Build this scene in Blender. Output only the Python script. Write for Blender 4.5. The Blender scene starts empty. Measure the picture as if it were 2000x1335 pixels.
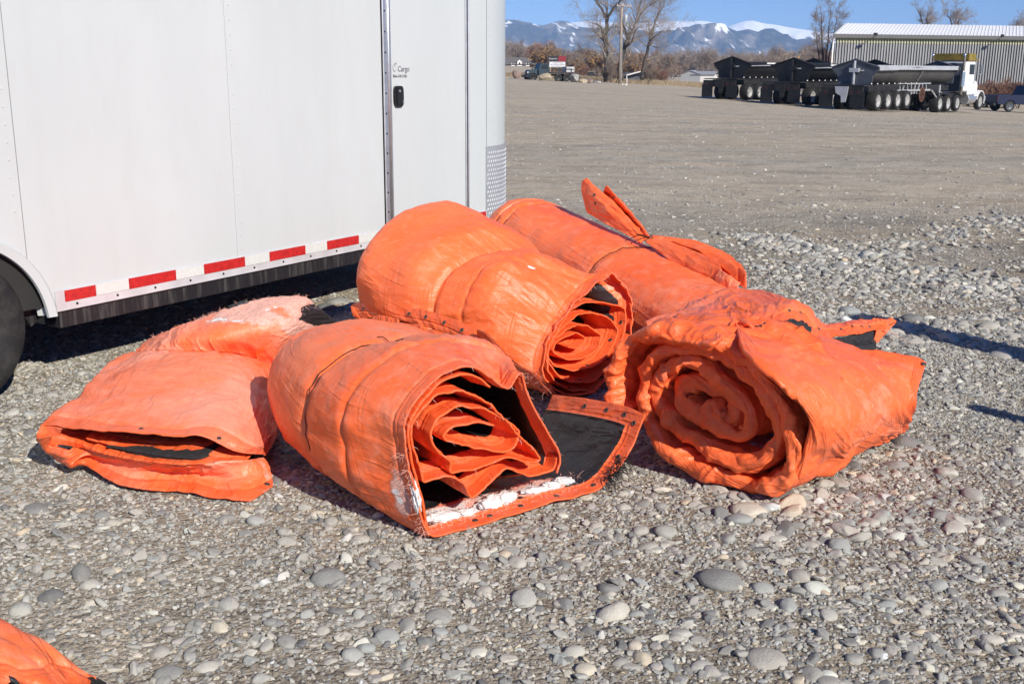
import bpy, bmesh, math, random
import numpy as np
from mathutils import Vector, Matrix

random.seed(7)
RNG = np.random.default_rng(7)
SC = bpy.context.scene
COL = SC.collection

# ------------------------------------------------------------------ camera, sky, sun, exposure
FPX, CAMH = 2110.0, 1.4                       # focal length in pixels of a 2000 px wide frame, eye height
PITCH = math.atan((667.5 - 132) / FPX)
ROLL = math.radians(0.35)
_f = np.array([0, math.cos(PITCH), -math.sin(PITCH)])
_u0 = np.array([0, math.sin(PITCH), math.cos(PITCH)])
_r0 = np.array([1.0, 0, 0])
CR = math.cos(ROLL) * _r0 + math.sin(ROLL) * _u0
CU = -math.sin(ROLL) * _r0 + math.cos(ROLL) * _u0
CF = _f
EYE = np.array([0, 0, CAMH])
cam_data = bpy.data.cameras.new('camera')
cam = bpy.data.objects.new('camera', cam_data)
COL.objects.link(cam)
cam.matrix_world = Matrix(((CR[0], CU[0], -CF[0], 0), (CR[1], CU[1], -CF[1], 0), (CR[2], CU[2], -CF[2], CAMH), (0, 0, 0, 1)))
cam_data.sensor_width = 36.0
cam_data.lens = 36.0 * FPX / 2000.0
cam_data.clip_start = 0.05
cam_data.clip_end = 30000
SC.camera = cam

SUN_EL, SUN_AZ = 32.0, 34.0                   # elevation; degrees to the right of straight behind the camera
sdir = Vector((math.sin(math.radians(SUN_AZ)) * math.cos(math.radians(SUN_EL)),
               -math.cos(math.radians(SUN_AZ)) * math.cos(math.radians(SUN_EL)),
               math.sin(math.radians(SUN_EL))))
sun_data = bpy.data.lights.new('sun', 'SUN')
sun_data.energy = 4.5
sun_data.angle = math.radians(0.53)
sun_data.color = (1.0, 0.935, 0.83)
sun = bpy.data.objects.new('sun', sun_data)
sun.rotation_euler = sdir.to_track_quat('Z', 'Y').to_euler()
sun.location = (6, -8, 12)
COL.objects.link(sun)

world = bpy.data.worlds.new('World')
SC.world = world
world.use_nodes = True
wn = world.node_tree
wn.nodes.clear()
w_out = wn.nodes.new('ShaderNodeOutputWorld')
w_bg = wn.nodes.new('ShaderNodeBackground')
w_sky = wn.nodes.new('ShaderNodeTexSky')
w_sky.sky_type = 'NISHITA'
w_sky.sun_disc = False
w_sky.sun_elevation = math.radians(SUN_EL)
w_sky.sun_rotation = math.radians(180 - SUN_AZ)
w_sky.altitude = 1500
w_sky.air_density = 1.0
w_sky.dust_density = 0.0
w_sky.ozone_density = 3.0
w_tint = wn.nodes.new('ShaderNodeMix')
w_tint.data_type = 'RGBA'; w_tint.blend_type = 'MULTIPLY'
w_tint.inputs[0].default_value = 1.0
w_tint.inputs[7].default_value = (0.58, 0.86, 1.42, 1)
wn.links.new(w_sky.outputs[0], w_tint.inputs[6])
wn.links.new(w_tint.outputs[2], w_bg.inputs[0])
w_bg.inputs[1].default_value = 0.055
wn.links.new(w_bg.outputs[0], w_out.inputs[0])
SC.view_settings.view_transform = 'Standard'
SC.view_settings.look = 'None'
SC.view_settings.gamma = 1.0
SC.view_settings.use_curve_mapping = False
SC.view_settings.exposure = 0.40
SC.render.engine = 'CYCLES'
SC.cycles.max_bounces = 7
SC.cycles.volume_bounces = 1
SC.cycles.caustics_reflective = False
SC.cycles.caustics_refractive = False

# ------------------------------------------------------------------ geometry helpers
def ray(x, y):
    return CF + (x - 1000) / FPX * CR + (667.5 - y) / FPX * CU
def gz(x, y, z=0.0):                          # point of height z seen at photo position x, y
    d = ray(x, y); return EYE + d * ((z - CAMH) / d[2])
def gy(x, y, Y):                              # point at forward distance Y
    d = ray(x, y); return EYE + d * (Y / d[1])
def pl(x, y, P, n):                           # point on a plane
    d = ray(x, y); return EYE + d * (((np.asarray(P) - EYE) @ n) / (d @ n))

def _lat(ix, iy, seed):
    h = (ix.astype(np.int64) * 374761393 + iy.astype(np.int64) * 668265263 + seed * 974711) & 0x7fffffff
    h = ((h ^ (h >> 13)) * 1274126177) & 0x7fffffff
    h = (h ^ (h >> 16)) & 0xffff
    return h / 65535.0 * 2 * math.pi
def perlin(x, y, seed=0):
    x = np.asarray(x, float); y = np.asarray(y, float)
    x0 = np.floor(x); y0 = np.floor(y); fx = x - x0; fy = y - y0
    def g(i, j):
        a = _lat(x0 + i, y0 + j, seed)
        return np.cos(a) * (fx - i) + np.sin(a) * (fy - j)
    sx = fx * fx * fx * (fx * (fx * 6 - 15) + 10); sy = fy * fy * fy * (fy * (fy * 6 - 15) + 10)
    a = g(0, 0) * (1 - sx) + g(1, 0) * sx; b = g(0, 1) * (1 - sx) + g(1, 1) * sx
    return (a * (1 - sy) + b * sy) * 1.45
def fbm(x, y, seed=0, oct=3, gain=0.5):
    r = 0; a = 1; t = 0
    for k in range(oct):
        r = r + a * perlin(x * 2 ** k, y * 2 ** k, seed + k * 17); t += a; a *= gain
    return r / t
def ridge(x, y, seed=0, p=3):
    return np.clip(1 - np.abs(perlin(x, y, seed)) * 1.6, 0, 1) ** p
def sstep(a, b, x):
    t = np.clip((np.asarray(x, float) - a) / (b - a), 0, 1); return t * t * (3 - 2 * t)

def link(o, parent=None):
    COL.objects.link(o)
    if parent is not None: o.parent = parent
    return o
def empty(name, loc, label, cat, group=None, rz=0.0):
    o = bpy.data.objects.new(name, None); o.empty_display_size = 0.1
    o.location = loc; o.rotation_euler = (0, 0, rz)
    o['label'] = label; o['category'] = cat
    if group: o['group'] = group
    return link(o)
def tag(o, label, cat, group=None):
    o['label'] = label; o['category'] = cat
    if group: o['group'] = group
    return o

def mesh_np(name, V, F, mats, parent=None, attrs=None, smooth=True, midx=None, kind=None, label=None, auto=None):
    """V (n,3) in world coordinates; F list of index tuples or an (m,4)/(m,3) array; the object is placed under parent."""
    me = bpy.data.meshes.new(name)
    V = np.asarray(V, np.float32)
    if parent is not None and isinstance(parent, bpy.types.Object):
        M = world_of(parent).inverted()
        R = np.array(M.to_3x3(), np.float32); T = np.array(M.translation, np.float32)
        V = V @ R.T + T
    if isinstance(F, np.ndarray):
        n, k = F.shape
        me.vertices.add(len(V)); me.vertices.foreach_set('co', V.ravel())
        me.loops.add(n * k); me.loops.foreach_set('vertex_index', F.astype(np.int32).ravel())
        me.polygons.add(n)
        me.polygons.foreach_set('loop_start', np.arange(0, n * k, k, dtype=np.int32))
        me.polygons.foreach_set('loop_total', np.full(n, k, np.int32))
        me.update(calc_edges=True)
    else:
        me.from_pydata([tuple(v) for v in V], [], F); me.update()
    for m in (mats if isinstance(mats, (list, tuple)) else [mats]): me.materials.append(m)
    if midx is not None: me.polygons.foreach_set('material_index', np.asarray(midx, np.int32))
    me.polygons.foreach_set('use_smooth', np.full(len(me.polygons), smooth, bool))
    if attrs:
        for k, a in attrs.items():
            at = me.attributes.new(k, 'FLOAT', 'POINT'); at.data.foreach_set('value', np.asarray(a, np.float32).ravel())
    if auto is not None and smooth:
        me.update(); me.set_sharp_from_angle(angle=math.radians(auto))
    o = bpy.data.objects.new(name, me)
    if kind: o['kind'] = kind
    if label: o['label'] = label
    return link(o, parent)

def world_of(o):
    M = Matrix.LocRotScale(o.location, o.rotation_euler, o.scale)
    while o.parent is not None:
        o = o.parent; M = Matrix.LocRotScale(o.location, o.rotation_euler, o.scale) @ M
    return M

class MB:
    """collects primitives (in a local frame given by M) into one mesh object"""
    def __init__(s, M=None):
        s.V = []; s.F = []; s.I = []; s.M = M; s.cur = 0
    def add(s, V, F):
        o = sum(len(v) for v in s.V)
        V = np.asarray(V, float)
        if s.M is not None:
            R = np.array(s.M.to_3x3()); V = V @ R.T + np.array(s.M.translation)
        s.V.append(V)
        for f in F: s.F.append(tuple(int(i) + o for i in f)); s.I.append(s.cur)
        return s
    def box(s, c, d, rz=0.0, ry=0.0, rx=0.0, bev=0.0):
        x, y, z = [k / 2 for k in d]
        if bev > 0:
            b = bev; V = []
            for sz in (-1, 1):
                for ins in ((b, 0) if sz < 0 else (0, b)):
                    zz = sz * z if ins else sz * (z - b)
                    for px, py in ((-x + ins + b, -y + ins), (x - ins - b, -y + ins), (x - ins, -y + ins + b), (x - ins, y - ins - b),
                                   (x - ins - b, y - ins), (-x + ins + b, y - ins), (-x + ins, y - ins - b), (-x + ins, -y + ins + b)):
                        V.append((px, py, zz))
            F = [tuple(range(7, -1, -1)), tuple(range(24, 32))]
            for r in range(3):
                for k in range(8):
                    F.append((r * 8 + k, r * 8 + (k + 1) % 8, r * 8 + 8 + (k + 1) % 8, r * 8 + 8 + k))
        else:
            V = [(-x, -y, -z), (x, -y, -z), (x, y, -z), (-x, y, -z), (-x, -y, z), (x, -y, z), (x, y, z), (-x, y, z)]
            F = [(0, 3, 2, 1), (4, 5, 6, 7), (0, 1, 5, 4), (1, 2, 6, 5), (2, 3, 7, 6), (3, 0, 4, 7)]
        R = np.array((Matrix.Rotation(rz, 3, 'Z') @ Matrix.Rotation(ry, 3, 'Y') @ Matrix.Rotation(rx, 3, 'X')))
        return s.add(np.array(V) @ R.T + np.asarray(c, float), F)
    def prism(s, poly, axis, a, b):
        """poly: 2-D outline; axis 'x','y','z': extruded from a to b along it"""
        n = len(poly); V = []
        for t in (a, b):
            for p, q in poly:
                V.append({'x': (t, p, q), 'y': (p, t, q), 'z': (p, q, t)}[axis])
        F = [tuple(range(n - 1, -1, -1)), tuple(range(n, 2 * n))] + [(k, (k + 1) % n, n + (k + 1) % n, n + k) for k in range(n)]
        return s.add(V, F)
    def tube(s, P, r, n=6, cap=True):
        P = np.asarray(P, float); m = len(P)
        r = np.broadcast_to(np.asarray(r, float), (m,))
        T = np.gradient(P, axis=0); T /= np.linalg.norm(T, axis=1)[:, None] + 1e-12
        up = np.array([0, 0, 1.0]) if abs(T[0][2]) < 0.9 else np.array([1.0, 0, 0])
        V = []
        A = np.cross(T[0], up); A /= np.linalg.norm(A)
        for k in range(m):
            A = A - T[k] * (A @ T[k]); A /= np.linalg.norm(A) + 1e-12
            B = np.cross(T[k], A)
            for j in range(n):
                t = 2 * math.pi * j / n
                V.append(P[k] + r[k] * (math.cos(t) * A + math.sin(t) * B))
        F = [(k * n + j, k * n + (j + 1) % n, k * n + n + (j + 1) % n, k * n + n + j) for k in range(m - 1) for j in range(n)]
        if cap and n > 2: F += [tuple(range(n - 1, -1, -1)), tuple(range((m - 1) * n, m * n))]
        return s.add(V, F)
    def lathe(s, prof, c, axis='z', n=24, cap=True):
        """prof: (radius, height) list revolved about axis through c"""
        V = []
        for (r, h) in prof:
            for j in range(n):
                t = 2 * math.pi * j / n; a, b = r * math.cos(t), r * math.sin(t)
                V.append({'z': (a, b, h), 'x': (h, a, b), 'y': (a, h, -b)}[axis])
        F = [(k * n + j, k * n + (j + 1) % n, k * n + n + (j + 1) % n, k * n + n + j) for k in range(len(prof) - 1) for j in range(n)]
        if cap and prof[0][0] > 1e-6: F.append(tuple(range(n - 1, -1, -1)))
        if cap and prof[-1][0] > 1e-6: F.append(tuple(range((len(prof) - 1) * n, len(prof) * n)))
        return s.add(np.array(V) + np.asarray(c, float), F)
    def build(s, name, mats, parent=None, smooth=False, auto=None, kind=None, label=None):
        V = np.concatenate(s.V) if s.V else np.zeros((0, 3))
        return mesh_np(name, V, s.F, mats, parent, smooth=smooth or auto is not None, midx=s.I, auto=auto, kind=kind, label=label)

def dup(o, parent=None):
    c = o.copy(); COL.objects.link(c)
    if parent is not None: c.parent = parent
    for ch in list(o.children): dup(ch, c)
    return c

# ------------------------------------------------------------------ material helpers
class NT:
    def __init__(s, name):
        s.m = bpy.data.materials.new(name); s.m.use_nodes = True
        s.t = s.m.node_tree; s.t.nodes.clear()
        s.out = s.t.nodes.new('ShaderNodeOutputMaterial')
        s.b = s.t.nodes.new('ShaderNodeBsdfPrincipled')
        s.t.links.new(s.b.outputs[0], s.out.inputs[0])
    def n(s, typ, **kw):
        nd = s.t.nodes.new(typ)
        for k, v in kw.items(): setattr(nd, k, v)
        return nd
    def l(s, a, b): s.t.links.new(a, b)
    def coord(s, kind='Object'):
        return s.n('ShaderNodeTexCoord').outputs[kind]
    def mapping(s, vec, scale=(1, 1, 1), rot=(0, 0, 0)):
        m = s.n('ShaderNodeMapping'); m.inputs['Scale'].default_value = scale; m.inputs['Rotation'].default_value = rot
        s.l(vec, m.inputs['Vector']); return m.outputs[0]
    def noise(s, vec, scale=5, detail=4, rough=0.55, dist=0.0):
        k = s.n('ShaderNodeTexNoise'); s.l(vec, k.inputs['Vector'])
        k.inputs['Scale'].default_value = scale; k.inputs['Detail'].default_value = detail
        k.inputs['Roughness'].default_value = rough; k.inputs['Distortion'].default_value = dist
        return k.outputs[0]
    def voro(s, vec, scale=5, feature='F1', rnd=1.0):
        k = s.n('ShaderNodeTexVoronoi'); s.l(vec, k.inputs['Vector']); k.feature = feature
        k.inputs['Scale'].default_value = scale; k.inputs['Randomness'].default_value = rnd
        return k
    def ramp(s, fac, stops, interp='LINEAR'):
        r = s.n('ShaderNodeValToRGB'); r.color_ramp.interpolation = interp
        e = r.color_ramp.elements
        while len(e) < len(stops): e.new(0.5)
        for k, (p, c) in enumerate(stops):
            e[k].position = p; e[k].color = (c, c, c, 1) if isinstance(c, (int, float)) else (*c, 1)
        s.l(fac, r.inputs[0]); return r.outputs[0]
    def mix(s, fac, a, b, mode='MIX'):
        m = s.n('ShaderNodeMix', data_type='RGBA', blend_type=mode)
        for sock, v in ((m.inputs[0], fac), (m.inputs[6], a), (m.inputs[7], b)):
            if hasattr(v, 'node'): s.l(v, sock)
            elif isinstance(v, (int, float)): sock.default_value = v if sock == m.inputs[0] else (v, v, v, 1)
            else: sock.default_value = (*v, 1)
        return m.outputs[2]
    def math(s, op, a, b=0.0, clamp=False):
        m = s.n('ShaderNodeMath', operation=op, use_clamp=clamp)
        for sock, v in ((m.inputs[0], a), (m.inputs[1], b)):
            if hasattr(v, 'node'): s.l(v, sock)
            else: sock.default_value = v
        return m.outputs[0]
    def attr(s, name, typ='GEOMETRY'):
        a = s.n('ShaderNodeAttribute', attribute_name=name, attribute_type=typ); return a.outputs['Fac']
    def bump(s, h, strength=0.3, dist=0.01, prev=None):
        b = s.n('ShaderNodeBump'); b.inputs['Strength'].default_value = strength; b.inputs['Distance'].default_value = dist
        s.l(h, b.inputs['Height'])
        if prev is not None: s.l(prev, b.inputs['Normal'])
        return b.outputs[0]
    def set(s, **kw):
        for k, v in kw.items():
            sock = s.b.inputs[{'color': 'Base Color', 'rough': 'Roughness', 'metal': 'Metallic', 'normal': 'Normal',
                               'spec': 'Specular IOR Level', 'coat': 'Coat Weight', 'sheen': 'Sheen Weight', 'alpha': 'Alpha'}[k]]
            if hasattr(v, 'node'): s.l(v, sock)
            elif isinstance(v, tuple): sock.default_value = (*v, 1)
            else: sock.default_value = v
        return s.m
def simple(name, col, rough=0.6, metal=0.0, var=0.15, scale=6, bump=0.0, bdist=0.004, spec=0.5):
    t = NT(name); c = t.coord()
    n = t.noise(c, scale, 5)
    lo = tuple(k * (1 - var) for k in col); hi = tuple(min(1, k * (1 + var)) for k in col)
    kw = dict(color=t.ramp(n, [(0.3, lo), (0.7, hi)]), rough=rough, metal=metal, spec=spec)
    if bump: kw['normal'] = t.bump(t.noise(c, scale * 8, 4), bump, bdist)
    return t.set(**kw)
# ------------------------------------------------------------------ materials
def mat_tarp():
    t = NT('orange_tarp'); c = t.coord()
    n1 = t.noise(c, 2.6, 4, 0.6); n2 = t.noise(c, 16, 6, 0.65); n3 = t.noise(t.mapping(c, (1, 1, 2.2)), 55, 3)
    base = t.mix(t.ramp(n1, [(0.35, 0.0), (0.7, 1.0)]), (0.90, 0.138, 0.034), (0.90, 0.188, 0.060))
    wear = t.attr('wear')
    wf = t.math('MULTIPLY', t.ramp(t.math('ADD', t.math('MULTIPLY', n2, 0.9), t.math('MULTIPLY', wear, 0.55)), [(0.52, 0.0), (0.95, 1.0)]), 0.85)
    base = t.mix(wf, base, (0.90, 0.34, 0.23))
    # faint scuffs and dust
    sc = t.noise(t.mapping(c, (3, 14, 9)), 5, 5, 0.7)
    base = t.mix(t.math('MULTIPLY', t.ramp(sc, [(0.54, 0), (0.72, 1)]), 0.34), base, (0.88, 0.36, 0.23))
    dirt = t.noise(c, 7, 6, 0.7)
    base = t.mix(t.math('MULTIPLY', t.ramp(dirt, [(0.60, 0), (0.82, 1)]), 0.22), base, (0.45, 0.11, 0.045))
    base = t.mix(t.math('MULTIPLY', t.attr('hem'), 0.55), base, (0.80, 0.100, 0.020))
    # torn skin: bleached threads and white filling
    thr = t.noise(t.mapping(c, (40, 40, 90)), 3, 4, 0.7)
    fz = t.ramp(t.math('ADD', t.attr('torn'), t.math('MULTIPLY', t.math('SUBTRACT', n2, 0.5), 0.9)), [(0.45, 0), (0.6, 1)])
    base = t.mix(fz, base, t.mix(t.ramp(thr, [(0.35, 0), (0.65, 1)]), (0.78, 0.33, 0.24), (0.84, 0.56, 0.48)))
    wz = t.ramp(t.math('ADD', t.attr('white'), t.math('MULTIPLY', t.math('SUBTRACT', t.noise(c, 26, 5, 0.7), 0.5), 0.9)), [(0.47, 0), (0.56, 1)])
    base = t.mix(wz, base, (0.80, 0.78, 0.77))
    bz = t.ramp(t.math('ADD', t.attr('black'), t.math('MULTIPLY', t.math('SUBTRACT', t.noise(c, 40, 3, 0.6), 0.5), 0.35)), [(0.46, 0), (0.54, 1)])
    blk = t.mix(t.noise(c, 34, 5, 0.7), (0.010, 0.010, 0.012), (0.030, 0.030, 0.034))
    base = t.mix(bz, base, blk)
    wv = t.n('ShaderNodeTexWave', wave_type='BANDS', bands_direction='Z'); t.l(c, wv.inputs['Vector']); wv.inputs['Scale'].default_value = 90; wv.inputs['Distortion'].default_value = 3
    warp = t.n('ShaderNodeVectorMath', operation='ADD'); wn_ = t.n('ShaderNodeTexNoise'); t.l(c, wn_.inputs['Vector']); wn_.inputs['Scale'].default_value = 7
    ws = t.n('ShaderNodeVectorMath', operation='SCALE'); ws.inputs['Scale'].default_value = 0.16; t.l(wn_.outputs['Color'], ws.inputs[0]); t.l(c, warp.inputs[0]); t.l(ws.outputs[0], warp.inputs[1])
    cr = t.voro(t.mapping(warp.outputs[0], (1, 1.6, 0.8)), 8.5, 'DISTANCE_TO_EDGE'); cr2 = t.voro(t.mapping(warp.outputs[0], (1.3, 0.7, 1.6)), 21, 'DISTANCE_TO_EDGE')
    crm = t.ramp(t.noise(c, 3.5, 3), [(0.42, 0), (0.62, 1)])
    c1 = t.math('MULTIPLY', t.ramp(cr.outputs['Distance'], [(0.0, 0), (0.10, 1)]), 1.0)
    c2 = t.math('MULTIPLY', t.ramp(cr2.outputs['Distance'], [(0.0, 0), (0.10, 1)]), crm)
    cmb = t.n('ShaderNodeCombineXYZ'); t.l(t.attr('cu'), cmb.inputs[0]); t.l(t.attr('cv'), cmb.inputs[1]); uv = cmb.outputs[0]
    def lines(rot, sc, w, off):
        v = t.n('ShaderNodeVectorMath', operation='ADD'); t.l(uv, v.inputs[0]); v.inputs[1].default_value = (off, off * .7, off * 1.3)
        r_ = t.mapping(v.outputs[0], (1, 1, 1), (0, 0, rot)); k = t.noise(t.mapping(r_, sc), 1.0, 1.5, 0.5, 0.25)
        d = t.math('ABSOLUTE', t.math('SUBTRACT', k, 0.5)); m = t.ramp(t.noise(v.outputs[0], 5.5, 3), [(0.42, 0), (0.60, 1)])
        return t.math('MULTIPLY', t.math('SUBTRACT', 1.0, t.ramp(d, [(0.0, 0), (w, 1)])), m)
    l1 = lines(0.15, (17, 1.5, 1), 0.05, 0.0); l2 = lines(1.35, (19, 1.7, 1), 0.05, 3.1); l3 = lines(-0.6, (30, 3.2, 1), 0.06, 7.7)
    nb = t.bump(t.noise(c, 30, 5, 0.6), 0.10, 0.010)
    nb = t.bump(l1, 0.42, 0.006, nb); nb = t.bump(l2, 0.26, -0.004, nb); nb = t.bump(l3, 0.32, 0.003, nb)
    nb = t.bump(t.noise(t.mapping(uv, (26, 4, 1), (0, 0, 0.12)), 1.0, 4, 0.6), 0.35, 0.012, nb)
    nb = t.bump(n3, 0.25, 0.004, nb)
    nb = t.bump(wv.outputs[0], 0.06, 0.002, nb)
    nb = t.bump(t.math('MULTIPLY', fz, thr), 0.6, 0.01, nb)
    rgh = t.mix(bz, t.mix(t.math('MAXIMUM', fz, wz), t.ramp(n2, [(0.3, 0.36), (0.7, 0.54)]), (0.9, 0.9, 0.9)), (0.42, 0.42, 0.42))
    return t.set(color=base, rough=rgh, normal=nb, spec=0.42)
M_TARP = mat_tarp()
M_FUZZ = simple('white_filling', (0.80, 0.79, 0.78), 0.95, var=0.08, scale=30, bump=0.6, bdist=0.01)
M_THREAD = simple('loose_threads', (0.80, 0.45, 0.36), 0.8, var=0.25, scale=40)
M_BTHREAD = simple('black_threads', (0.02, 0.02, 0.02), 0.7)
M_TWINE = simple('brown_twine', (0.07, 0.022, 0.012), 0.8, var=0.5, scale=60)
M_BRASS = simple('grommet_metal', (0.16, 0.12, 0.10), 0.45, 0.7, var=0.3, scale=60)
M_HOLE = simple('grommet_hole', (0.012, 0.010, 0.010), 0.8)
M_FELT = simple('black_felt', (0.022, 0.022, 0.024), 0.9, var=0.5, scale=60, bump=0.6, bdist=0.006)
M_STAINFELT = simple('stained_felt', (0.055, 0.022, 0.024), 0.9, var=0.6, scale=25, bump=0.8, bdist=0.008)

# ------------------------------------------------------------------ ground
def terr(x, y):
    return sstep(15, 60, y) * (0.1 - 0.047 * np.clip(x, -30, 45))
def relief(x, y):
    x = np.asarray(x, float); y = np.asarray(y, float)
    near = 1 - sstep(9, 30, y)
    return near * (0.016 * perlin(x * 0.9, y * 0.9, 3) + 0.008 * perlin(x * 3.1, y * 3.1, 5)) - 0.010 * near
def ground_z(x, y): return terr(x, y) + relief(x, y)

def mat_gravel():
    t = NT('gravel_ground'); c = t.coord()
    big = t.noise(c, 0.22, 5, 0.6); mid = t.noise(c, 1.7, 5, 0.65)
    v1 = t.voro(t.mapping(c, (1, 1, 1)), 42); v2 = t.voro(c, 95); v3 = t.voro(c, 210)
    stops = [(0.0, (0.181, 0.168, 0.149)), (0.25, (0.351, 0.322, 0.272)), (0.5, (0.487, 0.448, 0.378)), (0.7, (0.583, 0.550, 0.477)), (0.88, (0.508, 0.420, 0.333)), (1.0, (0.602, 0.617, 0.601))]
    def cellcol(v):
        sep = t.n('ShaderNodeSeparateColor'); t.l(v.outputs['Color'], sep.inputs[0]); return t.ramp(sep.outputs[0], stops)
    c12 = t.mix(0.55, cellcol(v1), cellcol(v2))
    fine = t.mix(0.5, cellcol(v2), cellcol(v3))
    pat = t.ramp(t.math('ADD', t.math('MULTIPLY', big, 0.6), t.math('MULTIPLY', mid, 0.4)), [(0.42, 0), (0.58, 1)])
    col = t.mix(pat, fine, c12)
    sand = t.mix(t.noise(c, 60, 5, 0.7), (0.341, 0.301, 0.242), (0.593, 0.555, 0.457))
    col = t.mix(t.ramp(mid, [(0.38, 0.55), (0.66, 0.15)]), col, sand)
    # drier tan bands and darker damp earth
    band = t.noise(t.mapping(c, (0.06, 0.42, 1), (0, 0, 0.25)), 1.0, 6, 0.68)
    col = t.mix(t.math('MULTIPLY', t.ramp(band, [(0.44, 0), (0.60, 1)]), 0.55), col, (0.560, 0.478, 0.361))
    dk = t.noise(t.mapping(c, (0.25, 0.7, 1), (0, 0, -0.2)), 0.9, 6, 0.7)
    col = t.mix(t.math('MULTIPLY', t.ramp(dk, [(0.53, 0), (0.70, 1)]), 0.50), col, (0.221, 0.185, 0.146))
    mo = t.noise(c, 1.6, 9, 0.80); mo2 = t.noise(c, 11, 7, 0.8)
    col = t.mix(0.65, col, t.mix(.5, t.ramp(mo, [(0.40, 0.22), (0.60, 0.72)]), t.ramp(mo2, [(0.40, 0.26), (0.60, 0.72)])), 'OVERLAY')
    tk = t.noise(t.mapping(c, (0.022, 0.30, 1), (0, 0, 0.10)), 1.0, 7, 0.72); tk2 = t.noise(t.mapping(c, (0.25, 0.9, 1), (0, 0, -0.35)), 1.0, 7, 0.75)
    col = t.mix(1.0, col, t.ramp(tk, [(0.36, (0.87, 0.86, 0.84)), (0.50, (1.01, 0.985, 0.945)), (0.64, (1.05, 1.0, 0.92))]), 'MULTIPLY')
    col = t.mix(1.0, col, t.ramp(tk2, [(0.36, (0.82, 0.80, 0.78)), (0.47, (1.0, 1.0, 1.0)), (0.64, (1.04, 1.0, 0.93))]), 'MULTIPLY')
    gap_shade = t.attr('gap_shade'); col = t.mix(gap_shade, col, t.mix(1.0, col, (0.58, 0.56, 0.54), 'MULTIPLY'))  # near ground colour darkened to stand in for shade between the pebbles
    h = t.math('ADD', t.math('MULTIPLY', v1.outputs['Distance'], -0.7), t.math('MULTIPLY', v2.outputs['Distance'], -0.35))
    nb = t.bump(h, 0.9, 0.02)
    nb = t.bump(t.noise(c, 150, 4, 0.7), 0.6, 0.006, nb)
    nb = t.bump(t.noise(c, 6, 6, 0.7), 0.5, 0.06, nb)
    return t.set(color=col, rough=0.92, normal=nb, spec=0.25)
M_GRAVEL = mat_gravel()
def mat_stone():
    t = NT('river_stone'); c = t.coord()
    r = t.n('ShaderNodeObjectInfo').outputs['Random']
    col = t.ramp(r, [(0.0, (0.164, 0.164, 0.162)), (0.16, (0.275, 0.273, 0.254)), (0.34, (0.359, 0.349, 0.314)), (0.50, (0.422, 0.395, 0.343)),
                     (0.62, (0.331, 0.347, 0.330)), (0.74, (0.517, 0.485, 0.418)), (0.84, (0.364, 0.335, 0.310)), (0.91, (0.592, 0.599, 0.520)), (0.96, (0.532, 0.438, 0.317)), (1.0, (0.608, 0.623, 0.611))])
    n = t.noise(c, 2.2, 6, 0.65); col = t.mix(0.55, col, t.ramp(n, [(0.3, 0.45), (0.7, 0.62)]), 'OVERLAY')
    sp = t.noise(c, 16, 4, 0.8); col = t.mix(t.math('MULTIPLY', t.ramp(sp, [(0.55, 0), (0.75, 1)]), 0.35), col, (0.596, 0.612, 0.545))
    return t.set(color=col, rough=0.8, normal=t.bump(t.noise(c, 9, 5, 0.7), 0.35, 0.08), spec=0.3)
M_STONE = mat_stone()

def patch(x, y):                              # 0 fine sandy gravel .. 1 cobbles
    p = 0.5 + 0.55 * fbm(np.asarray(x) * 0.75 + 3.1, np.asarray(y) * 0.75, 21, 3) * 1.6 + 0.50 * sstep(-1.2, 0.9, x) - 0.30
    return np.clip(p, 0, 1)
def build_ground():
    ys = [-40, -20, -8, -3, 0.5]
    y = 1.4
    while y < 9000:
        ys.append(y); y += 0.055 if y < 7 else (y - 7) * 0.028 + 0.055
    ys = np.array(ys); t = np.linspace(-1, 1, 181); t = np.sign(t) * (0.55 * np.abs(t) + 0.45 * np.abs(t) ** 2.5)
    W = 5.5 + 1.5 * np.abs(ys)
    X = t[None, :] * W[:, None]; Y = np.repeat(ys[:, None], len(t), 1)
    Z = ground_z(X, Y)
    V = np.stack([X, Y, Z], -1).reshape(-1, 3)
    n = len(t); i = (np.arange(len(ys) - 1)[:, None] * n + np.arange(n - 1)[None, :]).ravel()
    F = np.stack([i, i + 1, i + n + 1, i + n], -1)
    fl = (1 - sstep(6.5, 13, Y)) * sstep(0.0, 1.6, Y) * (0.45 + 0.55 * patch(X, Y))  # mask of the painted gap shade: near ground, stronger among cobbles
    g = mesh_np('gravel_ground', V, F, M_GRAVEL, kind='structure', attrs={'gap_shade': fl})
    return g
GROUND = build_ground()

def stone_mesh(k, sub):
    rs = np.random.default_rng(100 + k)
    bm = bmesh.new(); bmesh.ops.create_icosphere(bm, subdivisions=sub, radius=1.0)
    ax = np.array([1.0, rs.uniform(0.62, 0.92), rs.uniform(0.38, 0.62)])
    planes = [(lambda v: v / np.linalg.norm(v))(rs.normal(size=3)) for _ in range(rs.integers(2, 6))]
    offs = [rs.uniform(0.55, 0.85) for _ in planes]
    for v in bm.verts:
        p = np.array(v.co)
        for pn, of in zip(planes, offs):
            d = p @ pn - of
            if d > 0: p = p - pn * d * 0.75
        p = p * (1 + 0.10 * float(perlin(p[0] * 1.3 + k, p[1] * 1.3 + p[2], k)))
        v.co = p * ax
    me = bpy.data.meshes.new('stone'); bm.to_mesh(me); bm.free()
    me.polygons.foreach_set('use_smooth', np.ones(len(me.polygons), bool)); me.materials.append(M_STONE)
    return me
STONES = [stone_mesh(k, 3) for k in range(10)]

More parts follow.
